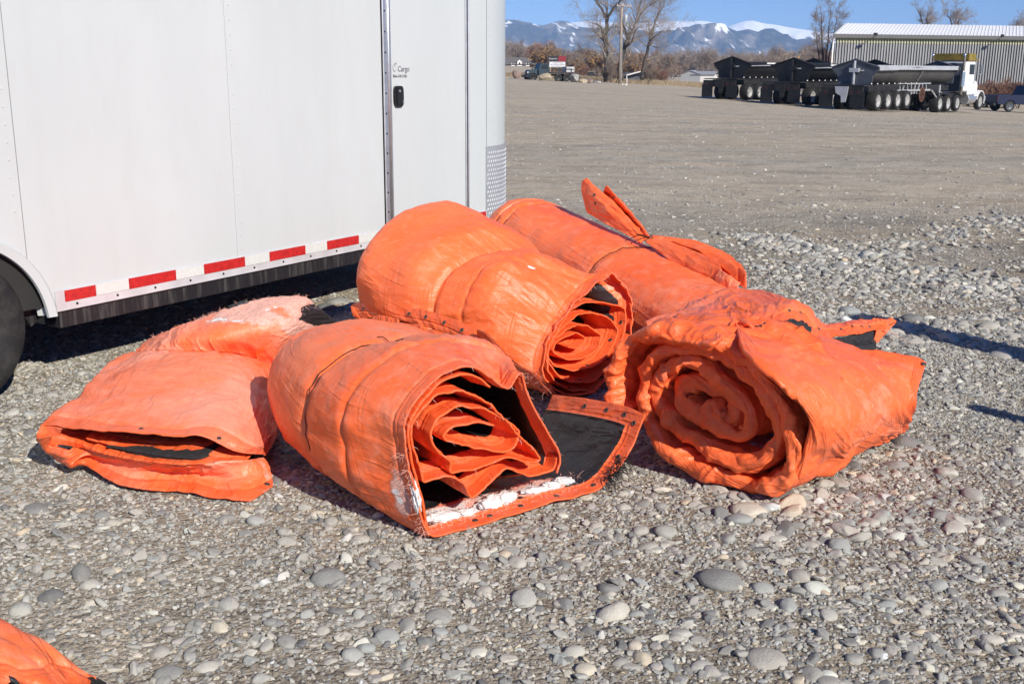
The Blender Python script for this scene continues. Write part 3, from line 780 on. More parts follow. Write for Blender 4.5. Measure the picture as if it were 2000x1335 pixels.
class Tarp:
    def __init__(s): s.V = []; s.F = []; s.A = {k: [] for k in ('wear', 'black', 'white', 'torn', 'hem', 'cu', 'cv')}; s.n = 0; s.grids = []
    def sheet(s, X, disp=0.0, thick=0.016, side=1, out=None, inn=None, hem=None, wear=0.0, smooth_rim=True):
        """X (nv,nu,3) mid-outer surface; side=+1 when cross(du,dv) points outward; out/inn: dict of attribute arrays; hem (nv,nu) distance from the nearest hemmed edge, in m"""
        nv, nu = X.shape[:2]
        N = grid_n(X) * side
        D = np.broadcast_to(np.asarray(disp, float), (nv, nu)).copy()
        T = np.broadcast_to(np.asarray(thick, float), (nv, nu)).copy()
        hm = np.zeros((nv, nu))
        if hem is not None:
            hm = 1 - sstep(0.058, 0.064, hem)
            D = D - 0.0045 * np.exp(-((hem - 0.064) / 0.006) ** 2) - 0.002 * np.exp(-((hem - 0.045) / 0.004) ** 2)
            T = 0.006 + (T - 0.006) * sstep(0.05, 0.11, hem)
        Xo = X + N * D[..., None]; Xi = Xo - N * T[..., None]
        o = s.n; n = nv * nu
        s.V += [Xo.reshape(-1, 3), Xi.reshape(-1, 3)]
        idx = np.arange(n).reshape(nv, nu)
        q = np.stack([idx[:-1, :-1], idx[:-1, 1:], idx[1:, 1:], idx[1:, :-1]], -1).reshape(-1, 4)
        a = q if side > 0 else q[:, ::-1]
        s.F += [a + o, a[:, ::-1] + n + o]
        for e, rev in ((idx[0], 0), (idx[-1], 1), (idx[:, 0], 1), (idx[:, -1], 0)):
            r = np.stack([e[:-1], e[1:], e[1:] + n, e[:-1] + n], -1)
            if rev ^ (side > 0): r = r[:, ::-1]
            s.F.append(r + o)
        z = np.zeros((nv, nu))
        for k in s.A:
            ov = (out or {}).get(k, z); iv = (inn or {}).get(k, z)
            if k == 'hem': ov = hm; iv = hm
            if k == 'cu': ov = iv = arcs(X)[0] + len(s.grids) * 1.7
            if k == 'cv': ov = iv = arcs(X)[1] + len(s.grids) * .9
            if k == 'wear': ov = z + wear if 'wear' not in (out or {}) else out['wear']; iv = ov
            s.A[k] += [np.broadcast_to(ov, (nv, nu)).ravel(), np.broadcast_to(iv, (nv, nu)).ravel()]
        s.n += 2 * n
        s.grids.append((Xo, N, Xi))
        return Xo, N
    def build(s, name, parent):
        return mesh_np(name, np.concatenate(s.V), np.concatenate(s.F), M_TARP, parent, {k: np.concatenate(v) for k, v in s.A.items()})
def frame(P0, az):
    a = np.array([-math.sin(math.radians(az)), math.cos(math.radians(az)), 0]); return np.asarray(P0, float), a, np.array([a[1], -a[0], 0])
def on_plane(pts, fr, q=0.0, tilt=0.0):
    """photo positions -> points on the plane across a roll's axis, q metres along it (tilted back by tilt)"""
    P0, a, e1 = fr; n = a - tilt * Z
    return np.array([pl(x, y, P0 + a * q, n) for x, y in pts])
def oval(fr, q, L, R, T, n=40, a0=238, a1=-58, ex=2.4, z0=0.0, tilt=0.0, lean=0.0):
    P0, a, e1 = fr; out = []
    for k in range(n):
        t = math.radians(a0 + (a1 - a0) * k / (n - 1)); c, s_ = math.cos(t), math.sin(t)
        x = (L + R) / 2 + (R - L) / 2 * math.copysign(abs(c) ** (2 / ex), c)
        z = z0 + (T - z0) / 2 * (1 + math.copysign(abs(s_) ** (2 / ex), s_))
        out.append(P0 + a * (q + tilt * z) + e1 * (x + lean * z) + Z * z)
    return np.array(out)
def shrink(row, k, push):
    c = row.mean(0); return c + (row - c) * k + push
def twine_ring(name, P, r, parent, sag=0.0):
    b = MB(); b.tube(P, r, 6); return b.build(name, M_TWINE, parent, smooth=True)
def frays(name, anchors, normals, parent, mat, n=120, L=0.05, r=0.0009, seed=0, droop=0.3):
    rs = np.random.default_rng(seed); b = MB()
    for _ in range(n):
        k = rs.integers(len(anchors)); p = np.array(anchors[k], float); d = np.array(normals[k], float) + rs.normal(0, 0.6, 3)
        d /= np.linalg.norm(d) + 1e-9; l = L * rs.uniform(0.3, 1.2); P = [p]
        for j in range(4):
            d = d + rs.normal(0, 0.35, 3); d[2] -= droop * 0.5; d /= np.linalg.norm(d); P.append(P[-1] + d * l / 4)
        P = np.array(P); P[:, 2] = np.maximum(P[:, 2], 0.004)
        b.tube(P, np.linspace(r, r * 0.5, 5), 3, cap=False)
    o = b.build(name, mat, parent); o['kind'] = 'stuff'; return o
def _gr_mesh():
    b = MB(); b.lathe([(0.0042, 0.0002), (0.0045, 0.0016), (0.0072, 0.0024), (0.0100, 0.0012), (0.0104, 0.0)], (0, 0, 0), 'z', 12); b.cur = 1
    b.lathe([(0.0046, 0.0009), (0.00001, 0.0009)], (0, 0, 0), 'z', 8)
    V = np.concatenate(b.V); o = mesh_np('grommet', V, b.F, [M_BRASS, M_HOLE], midx=b.I); me = o.data; bpy.data.objects.remove(o); return me
GR_ME = _gr_mesh()
def grommet(P, N, parent, s=1.0):
    o = bpy.data.objects.new('grommet', GR_ME); link(o, parent)
    N = Vector(N).normalized(); M = Matrix.Translation(Vector(P) + N * 0.0008) @ N.to_track_quat('Z', 'Y').to_matrix().to_4x4() @ Matrix.Scale(s, 4)
    M = world_of(parent).inverted() @ M
    o.location = M.to_translation(); o.rotation_euler = M.to_euler(); o.scale = M.to_scale(); return o
def grommets_along(Xo, N, vrow, step, parent, u0=0.06, inner=False, skip=0, X2=None):
    L = np.concatenate([[0], np.cumsum(np.linalg.norm(np.diff(Xo[vrow], axis=0), axis=1))]); t = u0
    S = Xo if X2 is None else X2
    while t < L[-1] - 0.02:
        k = int(np.searchsorted(L, t)); k = min(k, len(L) - 2)
        grommet(S[vrow, k], N[vrow, k] * (-1 if inner else 1), parent); t += step
def Q4(p): return (510 + p[0] / 2.564, 600 + p[1] / 2.564)
def Q5(p): return (680 + p[0] / 3.179, 380 + p[1] / 3.179)
def Q6(p): return (1160 + p[0] / 2.901, 540 + p[1] / 2.901)
def QA(p): return (p[0] / 3.034, 560 + p[1] / 3.034)
def QD(p): return (940 + p[0] / 3.704, 330 + p[1] / 3.704)
GRP = 'orange insulated blankets piled on the gravel'
# ---- front roll, open spiral end with a black-lined flap
frB = frame(gz(835, 1058), 36)
BB = empty('rolled_blanket', tuple(frB[0]), 'front rolled orange blanket with torn white filling and a black lined flap spread open', 'blanket', GRP)
_pB = [(1930, 540), (1850, 720), (1760, 850), (1650, 1000), (1480, 1080), (1250, 1145), (1050, 1180), (900, 1175), (845, 1140), (815, 1080), (780, 950), (745, 820), (715, 680), (715, 580), (760, 490), (850, 390), (930, 325),
       (1000, 300), (1090, 310), (1180, 375), (1240, 405), (1265, 370), (1300, 332), (1320, 400), (1390, 540), (1470, 670), (1500, 750), (1480, 830), (1370, 860), (1255, 822), (1180, 880), (1075, 965), (1025, 890),
       (930, 855), (830, 890), (808, 800), (775, 700), (770, 610), (815, 520), (900, 440), (1000, 420), (1090, 450), (1170, 500), (1240, 570), (1320, 650), (1412, 760), (1370, 785), (1232, 768), (1100, 815), (968, 838),
       (966, 780), (890, 720), (860, 640), (900, 560), (1000, 505), (1110, 508), (1200, 545), (1318, 622), (1282, 715), (1225, 735), (1080, 712), (960, 683), (932, 655), (985, 605), (1110, 580), (1180, 600)]
_PB = on_plane([Q4(p) for p in _pB], frB)
_PB[:, 2] = np.maximum(_PB[:, 2], 0.006)
aB = frB[1]
TB = Tarp()
# barrel
lip = _PB[8:28]
rowsB = [lip, shrink(lip, 1.03, aB * 0.055), oval(frB, .27, -.150, .53, .545, ex=2.5), oval(frB, .50, -.150, .54, .508), oval(frB, .79, -.128, .54, .502), oval(frB, .98, -.07, .51, .462)]
rowsB.append(shrink(rowsB[-1], 0.88, aB * 0.07)); rowsB.append(shrink(rowsB[-1], 0.45, aB * 0.03)); rowsB.append(shrink(rowsB[-1], 0.05, aB * 0.0))
XB = loft(rowsB, 240, 260, 0.35)
U, V = arcs(XB)
dB = wrinkle(U, V, 31, 0.006, 0.005, 0.006, (2.5, 2.5), (7, 3), (9, 3))
dB = dB + .008 * np.abs(perlin(U * 5.3 + V * .8, V * 2.6, 901)) - .007 * np.abs(perlin(U * 3.7 - V * 1.2, V * 3.3 + U, 902)) + .003 * np.abs(perlin(U * 15, V * 9, 903))
q = (XB - frB[0]) @ aB
for q0, dep, wd in ((0.50, 0.022, 0.020), (0.245, 0.012, 0.012)):
    pin = np.exp(-np.abs(q - q0 - 0.03 * perlin(U * 1.3, U * 0, 7)) / wd)
    dB = dB - dep * pin + 0.010 * np.exp(-np.abs(q - q0) / 0.10) * ridge(U * 11, V * 1.6, 44, 2) * (1 - pin)
hemB = np.where(q < 0.3, V, 1.0)
hemd = np.broadcast_to(V, V.shape).copy()
tornB = np.exp(-(((U - 0.13) / 0.11) ** 2 + ((V - 0.075) / 0.045) ** 2)) * 0.9
wB = 0.32 * np.exp(-V / 0.12) + 0.12 + 0.25 * sstep(0.35, 0.6, perlin(U * 2, V * 2, 77))
XoB, NB = TB.sheet(XB, dB, 0.02, 1, {'torn': tornB, 'white': .8 * np.exp(-(((U - 0.13 - .02 * perlin(V * 30, U * 0, 2)) / 0.055) ** 2 + ((V - 0.085) / 0.022) ** 2)) * (.8 + .5 * perlin(U * 40, V * 40, 5)), 'wear': wB}, {'black': sstep(0.075, 0.085, V)}, hem=V + 0.012)
# second thin lip just inside the first
lip2 = on_plane([Q4(p) for p in [(835, 1120), (800, 960), (765, 830), (738, 690), (742, 590), (800, 480), (880, 392), (960, 345), (1060, 338), (1150, 395)]], frB, 0.015)
X2 = loft([lip2, lip2 + aB * .1, lip2 + aB * .3], 110, 24, .3); U, V = arcs(X2)
TB.sheet(X2, wrinkle(U, V, 5, .004, .004, .003), .016, 1, None, {'black': sstep(0.09, 0.1, V)}, hem=V, wear=.15)
# inner turns
inn = _PB[26:].copy()
off = (0.012 + 0.03 * np.abs(perlin(np.linspace(0, 6, len(inn)), np.zeros(len(inn)), 3)))[:, None] * aB
inn = inn + off
X3 = loft([inn, inn + aB * .10, inn + aB * .30, inn + aB * .50], 420, 50, 0.45); U, V = arcs(X3)
d3 = wrinkle(U, V, 61, .004, .005, .005, (4, 2), (14, 4), (12, 4))
Xo3, N3 = TB.sheet(X3, d3, .022, 1, {'wear': .1 + .3 * sstep(.2, .6, perlin(U * 3, V * 3, 8))}, {'black': sstep(0.105, 0.115, V)}, hem=V)
# the flap that unrolls along the ground and leans up at its corner
flp = _PB[:10].copy(); flp = flp[::1]
fr0 = flp[0]
up = np.linspace(1, 0, len(flp))[:, None] ** 2
rows = [flp, flp + aB * .12 + Z * .004 * up, flp + aB * .30 - Z * .02 * up, flp + aB * .52 - Z * .06 * up]
X4 = loft(rows, 240, 110, .1); U, V = arcs(X4)
d4 = wrinkle(U, V, 71, .010, .005, .004, (3, 3), (9, 6), (8, 6))
hd = np.minimum(V, U)
wband = np.exp(-(((V - 0.125 - 0.02 * perlin(U * 7, U * 0, 3)) / 0.046) ** 2)) * sstep(0.40, 0.52, U) * (0.55 + 0.8 * perlin(U * 8, V * 14, 15))
tband = np.exp(-(((V - 0.115) / 0.062) ** 2)) * sstep(0.30, 0.45, U) * 0.95
hemf = 1 - sstep(0.060, 0.066, hd)
bl = (1 - hemf) * np.clip(1 - 1.5 * tband * (0.75 + 0.5 * perlin(U * 11, V * 11, 6)), 0, 1)
Xo4, N4 = TB.sheet(X4, -d4, .014, -1 if False else 1, {'wear': .3}, {'black': bl, 'torn': tband, 'white': wband * 1.15, 'wear': .4}, hem=hd)
Xi4 = TB.grids[-1][2]
TB.build('tarp', BB)
L4 = np.concatenate([[0], np.cumsum(np.linalg.norm(np.diff(Xi4[0], axis=0), axis=1))])
vr = int(np.argmin(np.abs(arcs(X4)[1][:, 60] - 0.032)))
for t in (0.04, 0.17, 0.31, 0.47, 0.62, 0.74, 0.80):
    k = int(np.searchsorted(L4, t)); k = min(k, X4.shape[1] - 2); grommet(Xi4[vr, k], -N4[vr, k], BB)
for vv in (30, 52, 74):
    ku = int(np.searchsorted(L4, 0.03)); grommet(Xi4[vv, ku], -N4[vv, ku], BB)
# filling that spills from the tear: lumpy white wads
def wad(c, d, seed, parent, name='stuffing'):
    bm = bmesh.new(); bmesh.ops.create_icosphere(bm, subdivisions=4, radius=1)
    V = np.array([v.co for v in bm.verts]); F = [tuple(v.index for v in f.verts) for f in bm.faces]; bm.free()
    n = fbm(V[:, 0] * 1.7 + seed, V[:, 1] * 1.9 + V[:, 2] * 1.4, seed, 5, .72); V = V * (1 + .85 * n + .25 * fbm(V[:, 0] * 6 + seed, V[:, 1] * 6 + V[:, 2] * 5, seed + 5, 3))[:, None]
    R = np.stack([d[0], d[1], d[2]]); V = V @ R + c
    V[:, 2] = np.maximum(V[:, 2], 0.004)
    return mesh_np(name, V, F, M_FUZZ, parent)
def at_grid(Xg, u, v): return Xg[v, u]
for (u, v, l, w, h, sd) in ((205, 26, .070, .030, .022, 3), (186, 27, .05, .024, .018, 4), (160, 28, .060, .040, .030, 5), (150, 26, .05, .032, .034, 6), (104, 29, .040, .024, .020, 7), (88, 33, .040, .034, .018, 9), (120, 27, .055, .022, .014, 12)):
    tg = Xi4[v, u + 3] - Xi4[v, u - 3]; tg /= np.linalg.norm(tg); nn = -N4[v, u]; bt = np.cross(nn, tg)
    wad(Xi4[v, u] + nn * h * .25, (tg * l * .95, bt * w * .85, nn * h * .62), sd, BB)
kk = int(np.argmin(np.abs(arcs(XB)[0][8] - .13)))
tg = XoB[8, kk + 3] - XoB[8, kk - 3]; tg /= np.linalg.norm(tg); bt = np.cross(NB[14, kk], tg)
wad(XoB[16, kk] - NB[16, kk] * .004, (tg * .062, bt * .020, NB[16, kk] * .012), 21, BB)
# threads
an = [XoB[v, u] for v in range(4, 26, 3) for u in range(max(kk - 26, 1), kk + 30, 3)]; nn_ = [NB[8, kk] * .7 - aB * .5] * len(an)
frays('loose_thread', an, nn_, BB, M_THREAD, 90, .034, .0007, 3)
an = [Xi4[v, u] for v in (12, 18, 34, 38, 42) for u in range(70, 236, 2)]; frays('loose_thread', an, [np.array([0, -.3, .8])] * len(an), BB, M_THREAD, 420, .024, .0007, 4, .6)
an = [Xi4[v, u] for v in range(0, 12, 3) for u in range(40, 66, 3)]; frays('loose_thread', an, [np.array([.7, -.35, .35])] * len(an), BB, M_BTHREAD, 130, .075, .0014, 5, .6)
an = [X3[0, u] for u in range(0, 400, 3)]; frays('loose_thread', an, [-aB] * len(an), BB, M_THREAD, 30, .025, .0006, 6)
an = [XoB[0, u] for u in range(5, 235, 2)]; frays('loose_thread', an, [-aB + Z * .3] * len(an), BB, M_THREAD, 60, .022, .0006, 7)
# twine round the roll
k = int(np.argmin(np.abs(((XB - frB[0]) @ aB).mean(1) - .50)))
P = XoB[k] + NB[k] * .0005 + aB * (0.03 * perlin(np.linspace(0, 1.5, 240), np.zeros(240), 7))[:, None]
twine_ring('twine', P, .0017, BB)
pt = XoB[k, 115] + NB[k, 115] * .006
b = MB(); b.tube(catmull([pt, pt + [.05, .02, .012], pt + [.10, -.02, .002], pt + [.16, -.01, .0], pt + [.19, -.04, -.012]], 24), .0022, 5)
b.tube(catmull([pt, pt + [-.03, .03, .014], pt + [-.06, .05, .004]], 12), .0018, 5); b.build('twine', M_TWINE, BB, smooth=True)
# ---- middle roll, big, with stepped hem layers at its near end
frC = frame(gz(1130, 778), 42); aC, eC = frC[1], frC[2]
BC = empty('rolled_blanket', tuple(frC[0]), 'largest bulging orange roll at the middle of the pile, leaning toward the trailer door', 'blanket', GRP)
_pC = [(1540, 1255), (1400, 1250), (1300, 1220), (1235, 1160), (1212, 1080), (1222, 990), (1252, 910), (1300, 820), (1390, 700), (1480, 600), (1560, 548), (1640, 520), (1710, 580), (1757, 645), (1760, 760), (1752, 870), (1720, 980), (1660, 1090), (1590, 1170),
       (1530, 1222), (1400, 1215), (1310, 1170), (1255, 1100), (1245, 1010), (1270, 930), (1320, 830), (1395, 725), (1500, 668), (1640, 680), (1738, 715), (1738, 850), (1690, 1000), (1610, 1110),
       (1530, 1170), (1400, 1172), (1315, 1125), (1270, 1050), (1275, 960), (1335, 860), (1410, 790), (1500, 738), (1640, 765), (1715, 845), (1680, 950), (1600, 1050),
       (1500, 1098), (1400, 1105), (1315, 1062), (1282, 1000), (1330, 910), (1400, 850), (1470, 822), (1540, 830), (1620, 890), (1590, 975), (1500, 1030), (1400, 1036), (1330, 995), (1350, 930), (1420, 885), (1480, 875), (1530, 910), (1500, 960), (1430, 965)]
tilt = .42
_PC = on_plane([Q5(p) for p in _pC], frC, 0, tilt); _PC[:, 2] = np.maximum(_PC[:, 2], .006)
TC = Tarp()
lip = _PC[1:16]
rowsC = [lip, shrink(lip, 1.03, aC * .05), oval(frC, .22, -.245, .40, .545, tilt=.30), oval(frC, .42, -.30, .42, .565, tilt=.16), oval(frC, .60, -.365, .44, .585, tilt=.05), oval(frC, .72, -.41, .47, .66), oval(frC, .86, -.43, .50, .700, ex=2.1), np.array([frC[0] + aC * 1.05 + eC * x + Z * z for x, z in ((-.24, .02), (-.34, .15), (-.40, .33), (-.424, .43), (-.394, .522), (-.336, .607), (-.251, .672), (-.116, .732), (.123, .752), (.248, .689), (.376, .628), (.487, .568), (.53, .42), (.52, .2), (.40, .02))]), oval(frC, 1.17, -.34, .46, .700, ex=2.0)]
rowsC.append(shrink(rowsC[-1], .72, aC * .09)); rowsC.append(shrink(rowsC[-1], .3, aC * .03)); rowsC.append(shrink(rowsC[-1], .05, aC * 0))
XC = loft(rowsC, 210, 240, .25); U, V = arcs(XC)
q = (XC - frC[0]) @ aC
dC = wrinkle(U, V, 131, .006, .005, .006, (2.2, 2.2), (5, 2.5), (7, 2.5))
dC = dC + .008 * np.abs(perlin(U * 5.3 + V * .8, V * 2.6, 901)) - .007 * np.abs(perlin(U * 3.7 - V * 1.2, V * 3.3 + U, 902)) + .003 * np.abs(perlin(U * 15, V * 9, 903))
front = 1 - sstep(.45, .62, q)
dC += front * (.010 * fbm(U * 5.5 + V * 1.5, V * 1.6, 140, 3) + .007 * ridge(U * 8 + V * 2.2, V * 1.2, 141, 3) + .016 * np.abs(perlin(U * 6.5 + V * 2.6, V * 1.4, 145)) - .010 * np.abs(perlin(U * 10 - V * 1.5, V * 2, 146)))
for q0, dep, wd in ((0.60, .026, .016), (0.46, .009, .010)):
    qq = q - q0 - .02 * perlin(U * 1.5, U * 0, 17)
    pin = np.exp(-np.abs(qq) / wd); dC = dC - dep * pin + .009 * np.exp(-np.abs(qq) / .09) * ridge(U * 12, V * 1.4, 144, 2) * (1 - pin)
tear = np.exp(-(((U - U[0, 112]) / .026) ** 2 + ((q - .36) / .014) ** 2))
XoC, NC = TC.sheet(XC, dC - tear * .012, .02, 1, {'torn': tear * .9, 'white': tear * .72, 'wear': .06 + .22 * sstep(.2, .7, perlin(U * 1.7, V * 1.7, 150)) + .25 * np.exp(-V / .06)}, {'black': sstep(.10, .11, V)}, hem=V)
inn = _PC[15:].copy(); n_ = len(inn)
inn = inn + aC * (np.linspace(.0, .06, n_))[:, None] + aC * (.012 * perlin(np.linspace(0, 14, n_), np.zeros(n_), 3))[:, None]
X3 = loft([inn, inn + aC * .06, inn + aC * .16, inn + aC * .34], 460, 44, .3); U, V = arcs(X3)
d3 = wrinkle(U, V, 161, .006, .005, .006, (6, 2), (16, 4), (14, 3))
Xo3, N3 = TC.sheet(X3, d3, .014, 1, {'wear': .08}, {'black': sstep(.20, .22, V)}, hem=V)
Xi3 = TC.grids[-1][2]
# stub of the outermost turn running out under the roll
out = _PC[:4]; Xs = loft([out, out + aC * .1, out + aC * .3], 40, 20); U, V = arcs(Xs); TC.sheet(Xs, 0, .012, 1, None, {'black': sstep(.1, .11, V)}, hem=V)
# hemmed flap strips that lie along the near lower side, beneath the roll and behind the front one
def side_strip(top, bot, c0, c1, seed, thick=.010, inb=1.0, nrow=22, hemside='top', w=.004, out=None):
    def on(pts, c): return np.array([pl(*Q5(p), frC[0] + eC * c, eC) for p in pts])
    A, B_ = on(top, c0), on(bot, c1); M_ = (A[:1] * 0)
    rows = [A, None, B_]
    n = 160; A, B_ = resample(A, n, .3), resample(B_, n, .3); mid = (A + B_) / 2 - eC * .008
    X = catmull(np.stack([A, mid, B_]), nrow); U, V = arcs(X)
    d = wrinkle(U, V, seed, w, w, w * .8, (5, 5), (14, 10), (10, 8))
    h = V if hemside == 'top' else V[-1:] - V
    Xo, N = TC.sheet(X, d, thick, -1, out, {'black': inb * np.ones_like(U)}, hem=h); return Xo, N
S1o, S1n = side_strip([(18, 692), (62, 668), (250, 690), (475, 716), (640, 765), (812, 848)], [(60, 785), (135, 762), (310, 775), (490, 822), (640, 868), (826, 962)], -.40, -.43, 171)
S2o, S2n = side_strip([(128, 785), (180, 745), (310, 772), (316, 800), (460, 803)], [(130, 800), (190, 806), (310, 832), (320, 836), (460, 866)], -.455, -.462, 172, thick=.014, inb=0)
S3o, S3n = side_strip([(440, 835), (540, 842), (640, 896), (800, 966), (830, 930)], [(440, 868), (540, 884), (640, 925), (800, 990), (850, 1010)], -.47, -.48, 173, thick=.014, inb=0)
S4o, S4n = side_strip([(800, 838), (860, 868), (960, 985), (1060, 1065), (1160, 1120), (1245, 1215)], [(826, 962), (900, 1000), (985, 1055), (1100, 1135), (1180, 1205), (1250, 1250)], -.43, -.36, 174)
S5o, S5n = side_strip([(18, 692), (40, 700), (80, 770), (150, 775)], [(60, 790), (100, 800), (140, 800), (200, 810)], -.452, -.456, 175, thick=.012, inb=0)
TC.build('tarp', BC)
for (S, N, vv, st) in ((S1o, S1n, 8, .125), (S4o, S4n, 9, .16)):
    grommets_along(S, N, vv, st, BC, .09)
vr = int(np.argmin(np.abs(arcs(X3)[1][:, 100] - .03)))
for u in (30, 52, 78, 150, 172, 196, 215, 268, 290, 312, 372): grommet(Xi3[vr, u], -N3[vr, u], BC)
k = int(np.argmin(np.abs(q[:, 105] - .60)))
P = XoC[k] + NC[k] * .0005; P = P + aC * (.02 * perlin(np.linspace(0, 2, 210), np.zeros(210), 17))[:, None]
twine_ring('twine', P, .0017, BC)
an = [XoC[v, u] for v in range(0, 3) for u in range(60, 190, 2)]; frays('loose_thread', an, [-aC + Z * .4] * len(an), BC, M_THREAD, 60, .03, .0006, 8)
an = [S4o[v, u] for v in (4, 12) for u in range(110, 155, 3)]; frays('loose_thread', an, [np.array([.4, -.6, .5])] * len(an), BC, M_THREAD, 50, .05, .0007, 9)
# ---- rear roll whose gathered hem fans out on top
PLd, PRd = gz(1043, 392, .63), gz(1385, 553, .42)
_ad = (PLd - PRd) * [1, 1, 0]; LD = np.linalg.norm(_ad); azD = math.degrees(math.atan2(-_ad[0], _ad[1]))
frD = frame(PRd * [1, 1, 0], azD); aD, eD = frD[1], frD[2]
BD = empty('rolled_blanket', tuple(frD[0]), 'rear orange roll with its gathered hem tied by twine and fanned out upward', 'blanket', GRP)
TDp = Tarp()
def secD(q, k=1.0, dz=0.0):
    T = .42 + .21 * q / LD + dz; return oval(frD, q, -.30 * k, .30 * k, T, ex=2.2, n=44)
rows = [secD(-.45), secD(-.2), secD(.1), secD(.45), secD(.8), secD(1.1), secD(LD - .02, .98, .0), secD(LD + .10, .93, -.012), secD(LD + .20, .84, -.05), shrink(secD(LD + .20, .84, -.05), .8, aD * .05), shrink(secD(LD + .20, .84, -.05), .1, aD * .06)]
XD = loft(rows, 170, 260); U, V = arcs(XD); q = (XD - frD[0]) @ aD
QT = float(((gz(1242, 478, .50) - frD[0]) @ aD)) - .06
dD = wrinkle(U, V, 231, .006, .005, .005, (2.2, 2.2), (5, 4), (6, 4))
dD = dD + .008 * np.abs(perlin(U * 5.3 + V * .8, V * 2.6, 901)) - .007 * np.abs(perlin(U * 3.7 - V * 1.2, V * 3.3 + U, 902)) + .003 * np.abs(perlin(U * 15, V * 9, 903))
pin = np.exp(-np.abs(q - QT) / .014); dD = dD - .055 * np.exp(-((q - LD + .035 + .03 * perlin(U * 2, U * 0, 3)) / .010) ** 2) - .045 * np.exp(-((q - LD - .055 + .04 * perlin(U * 2, U * 0, 6)) / .010) ** 2) - .016 * pin + .006 * np.exp(-np.abs(q - QT) / .09) * ridge(U * 10, V * 1.4, 244, 2)
XoD, ND = TDp.sheet(XD, dD, .02, 1, {'wear': .12 + .2 * sstep(.1, .6, perlin(U * 1.5, V * 1.5, 250))}, {'black': np.ones_like(U)})
def onD(pts):                                 # (crop x, y, offset away from the camera) on the upright plane of the crest
    return np.array([pl(*QD(p[:2]), frD[0] + eD * (p[2] + .085), eD) for p in pts])
def fan(knot, tips, belly, seed, nu=150, nv=60, side=1, wear=.1, kb=.5):
    K_, T_, B_ = onD(knot), onD(tips), onD(belly)
    X = loft([K_, B_, T_], nu, nv, .55); U, V = arcs(X)
    w = sstep(0, .12, V)
    d = wrinkle(U, V, seed, .006, .006, .006, (6, 3), (20, 5), (16, 3)) * w
    h = V[-1:] - V
    return TDp.sheet(X, d, .010, side, {'wear': wear}, {'black': np.zeros_like(U)}, hem=h)
F1 = fan([(1150, 530, -.02), (1170, 515, .0), (1190, 505, .01), (1200, 498, .02), (1207, 494, .02), (1213, 490, .02), (1218, 488, .03), (1222, 486, .04)],
         [(762, 315, -.02), (728, 180, -.01), (724, 100, .0), (765, 64, .02), (800, 150, .12), (868, 205, .17), (885, 150, .07), (903, 118, .05), (960, 180, .09), (1030, 262, .14)],
         [(960, 425, -.03), (950, 330, -.02), (955, 290, .0), (985, 275, .02), (1010, 300, .08), (1040, 320, .12), (1050, 300, .06), (1060, 290, .06), (1090, 330, .09), (1120, 370, .12)], 261)
F2 = fan([(1190, 530, -.02), (1200, 520, -.01), (1215, 508, .0), (1222, 503, .02), (1230, 498, .03), (1238, 492, .04), (1245, 488, .05)],
         [(1660, 828, -.03), (1735, 800, -.02), (1742, 730, .0), (1690, 660, .05), (1660, 640, .14), (1780, 700, .20), (1868, 675, .14), (1912, 745, .10), (1915, 862, .08)],
         [(1400, 680, -.03), (1440, 655, -.02), (1465, 620, .0), (1450, 585, .04), (1470, 570, .10), (1520, 575, .14), (1560, 545, .12), (1580, 560, .10), (1590, 600, .08)], 262)
F3 = fan([(1225, 500, .02), (1240, 495, .05), (1250, 490, .08)], [(1905, 862, .12), (1880, 720, .16), (1800, 640, .20)], [(1560, 620, .10), (1580, 560, .14), (1560, 530, .16)], 263, nu=60)
tab = onD([(1700, 842, -.03), (1770, 868, -.03), (1862, 868, -.02)]); tab2 = onD([(1738, 735, .0), (1800, 775, -.01), (1872, 832, .0)])
X = loft([tab, (tab + tab2) / 2 - eD * .012, tab2], 50, 24, .5); U, V = arcs(X); TDp.sheet(X, wrinkle(U, V, 265, .008, .008, .008, (9, 9), (20, 20)), .012, -1, {'wear': .5, 'torn': .35 * np.ones_like(U)}, None)
TDp.build('tarp', BD)
# black gap under the right fan
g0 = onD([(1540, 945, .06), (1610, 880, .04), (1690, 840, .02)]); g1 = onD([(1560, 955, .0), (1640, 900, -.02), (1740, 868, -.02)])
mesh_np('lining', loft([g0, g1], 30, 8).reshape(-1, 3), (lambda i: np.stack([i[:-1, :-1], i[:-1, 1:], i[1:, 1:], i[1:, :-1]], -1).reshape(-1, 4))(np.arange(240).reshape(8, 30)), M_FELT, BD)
vv = 46
for u in (118, 128, 138): grommet(F1[0][vv, u], F1[1][vv, u], BD)
for u in (20, 30): grommet(F1[0][vv, u], F1[1][vv, u], BD)
k = int(np.argmin(np.abs(q[:, 80] - QT)))
twine_ring('twine', XoD[k] + ND[k] * .003, .0028, BD)
kn = onD([(1215, 492, -.03)])[0]
b = MB()
for pts in ([(1215, 492), (1140, 480), (1060, 510), (1005, 530), (1015, 548), (1070, 540), (1150, 505), (1215, 495)], [(1215, 490), (1230, 480), (1240, 500), (1205, 500)], [(1210, 500), (1120, 470), (1180, 480)]):
    b.tube(catmull(onD([(x, y, -.05) for x, y in pts]), 40), .0022, 5)
b.build('twine', M_TWINE, BD, smooth=True)
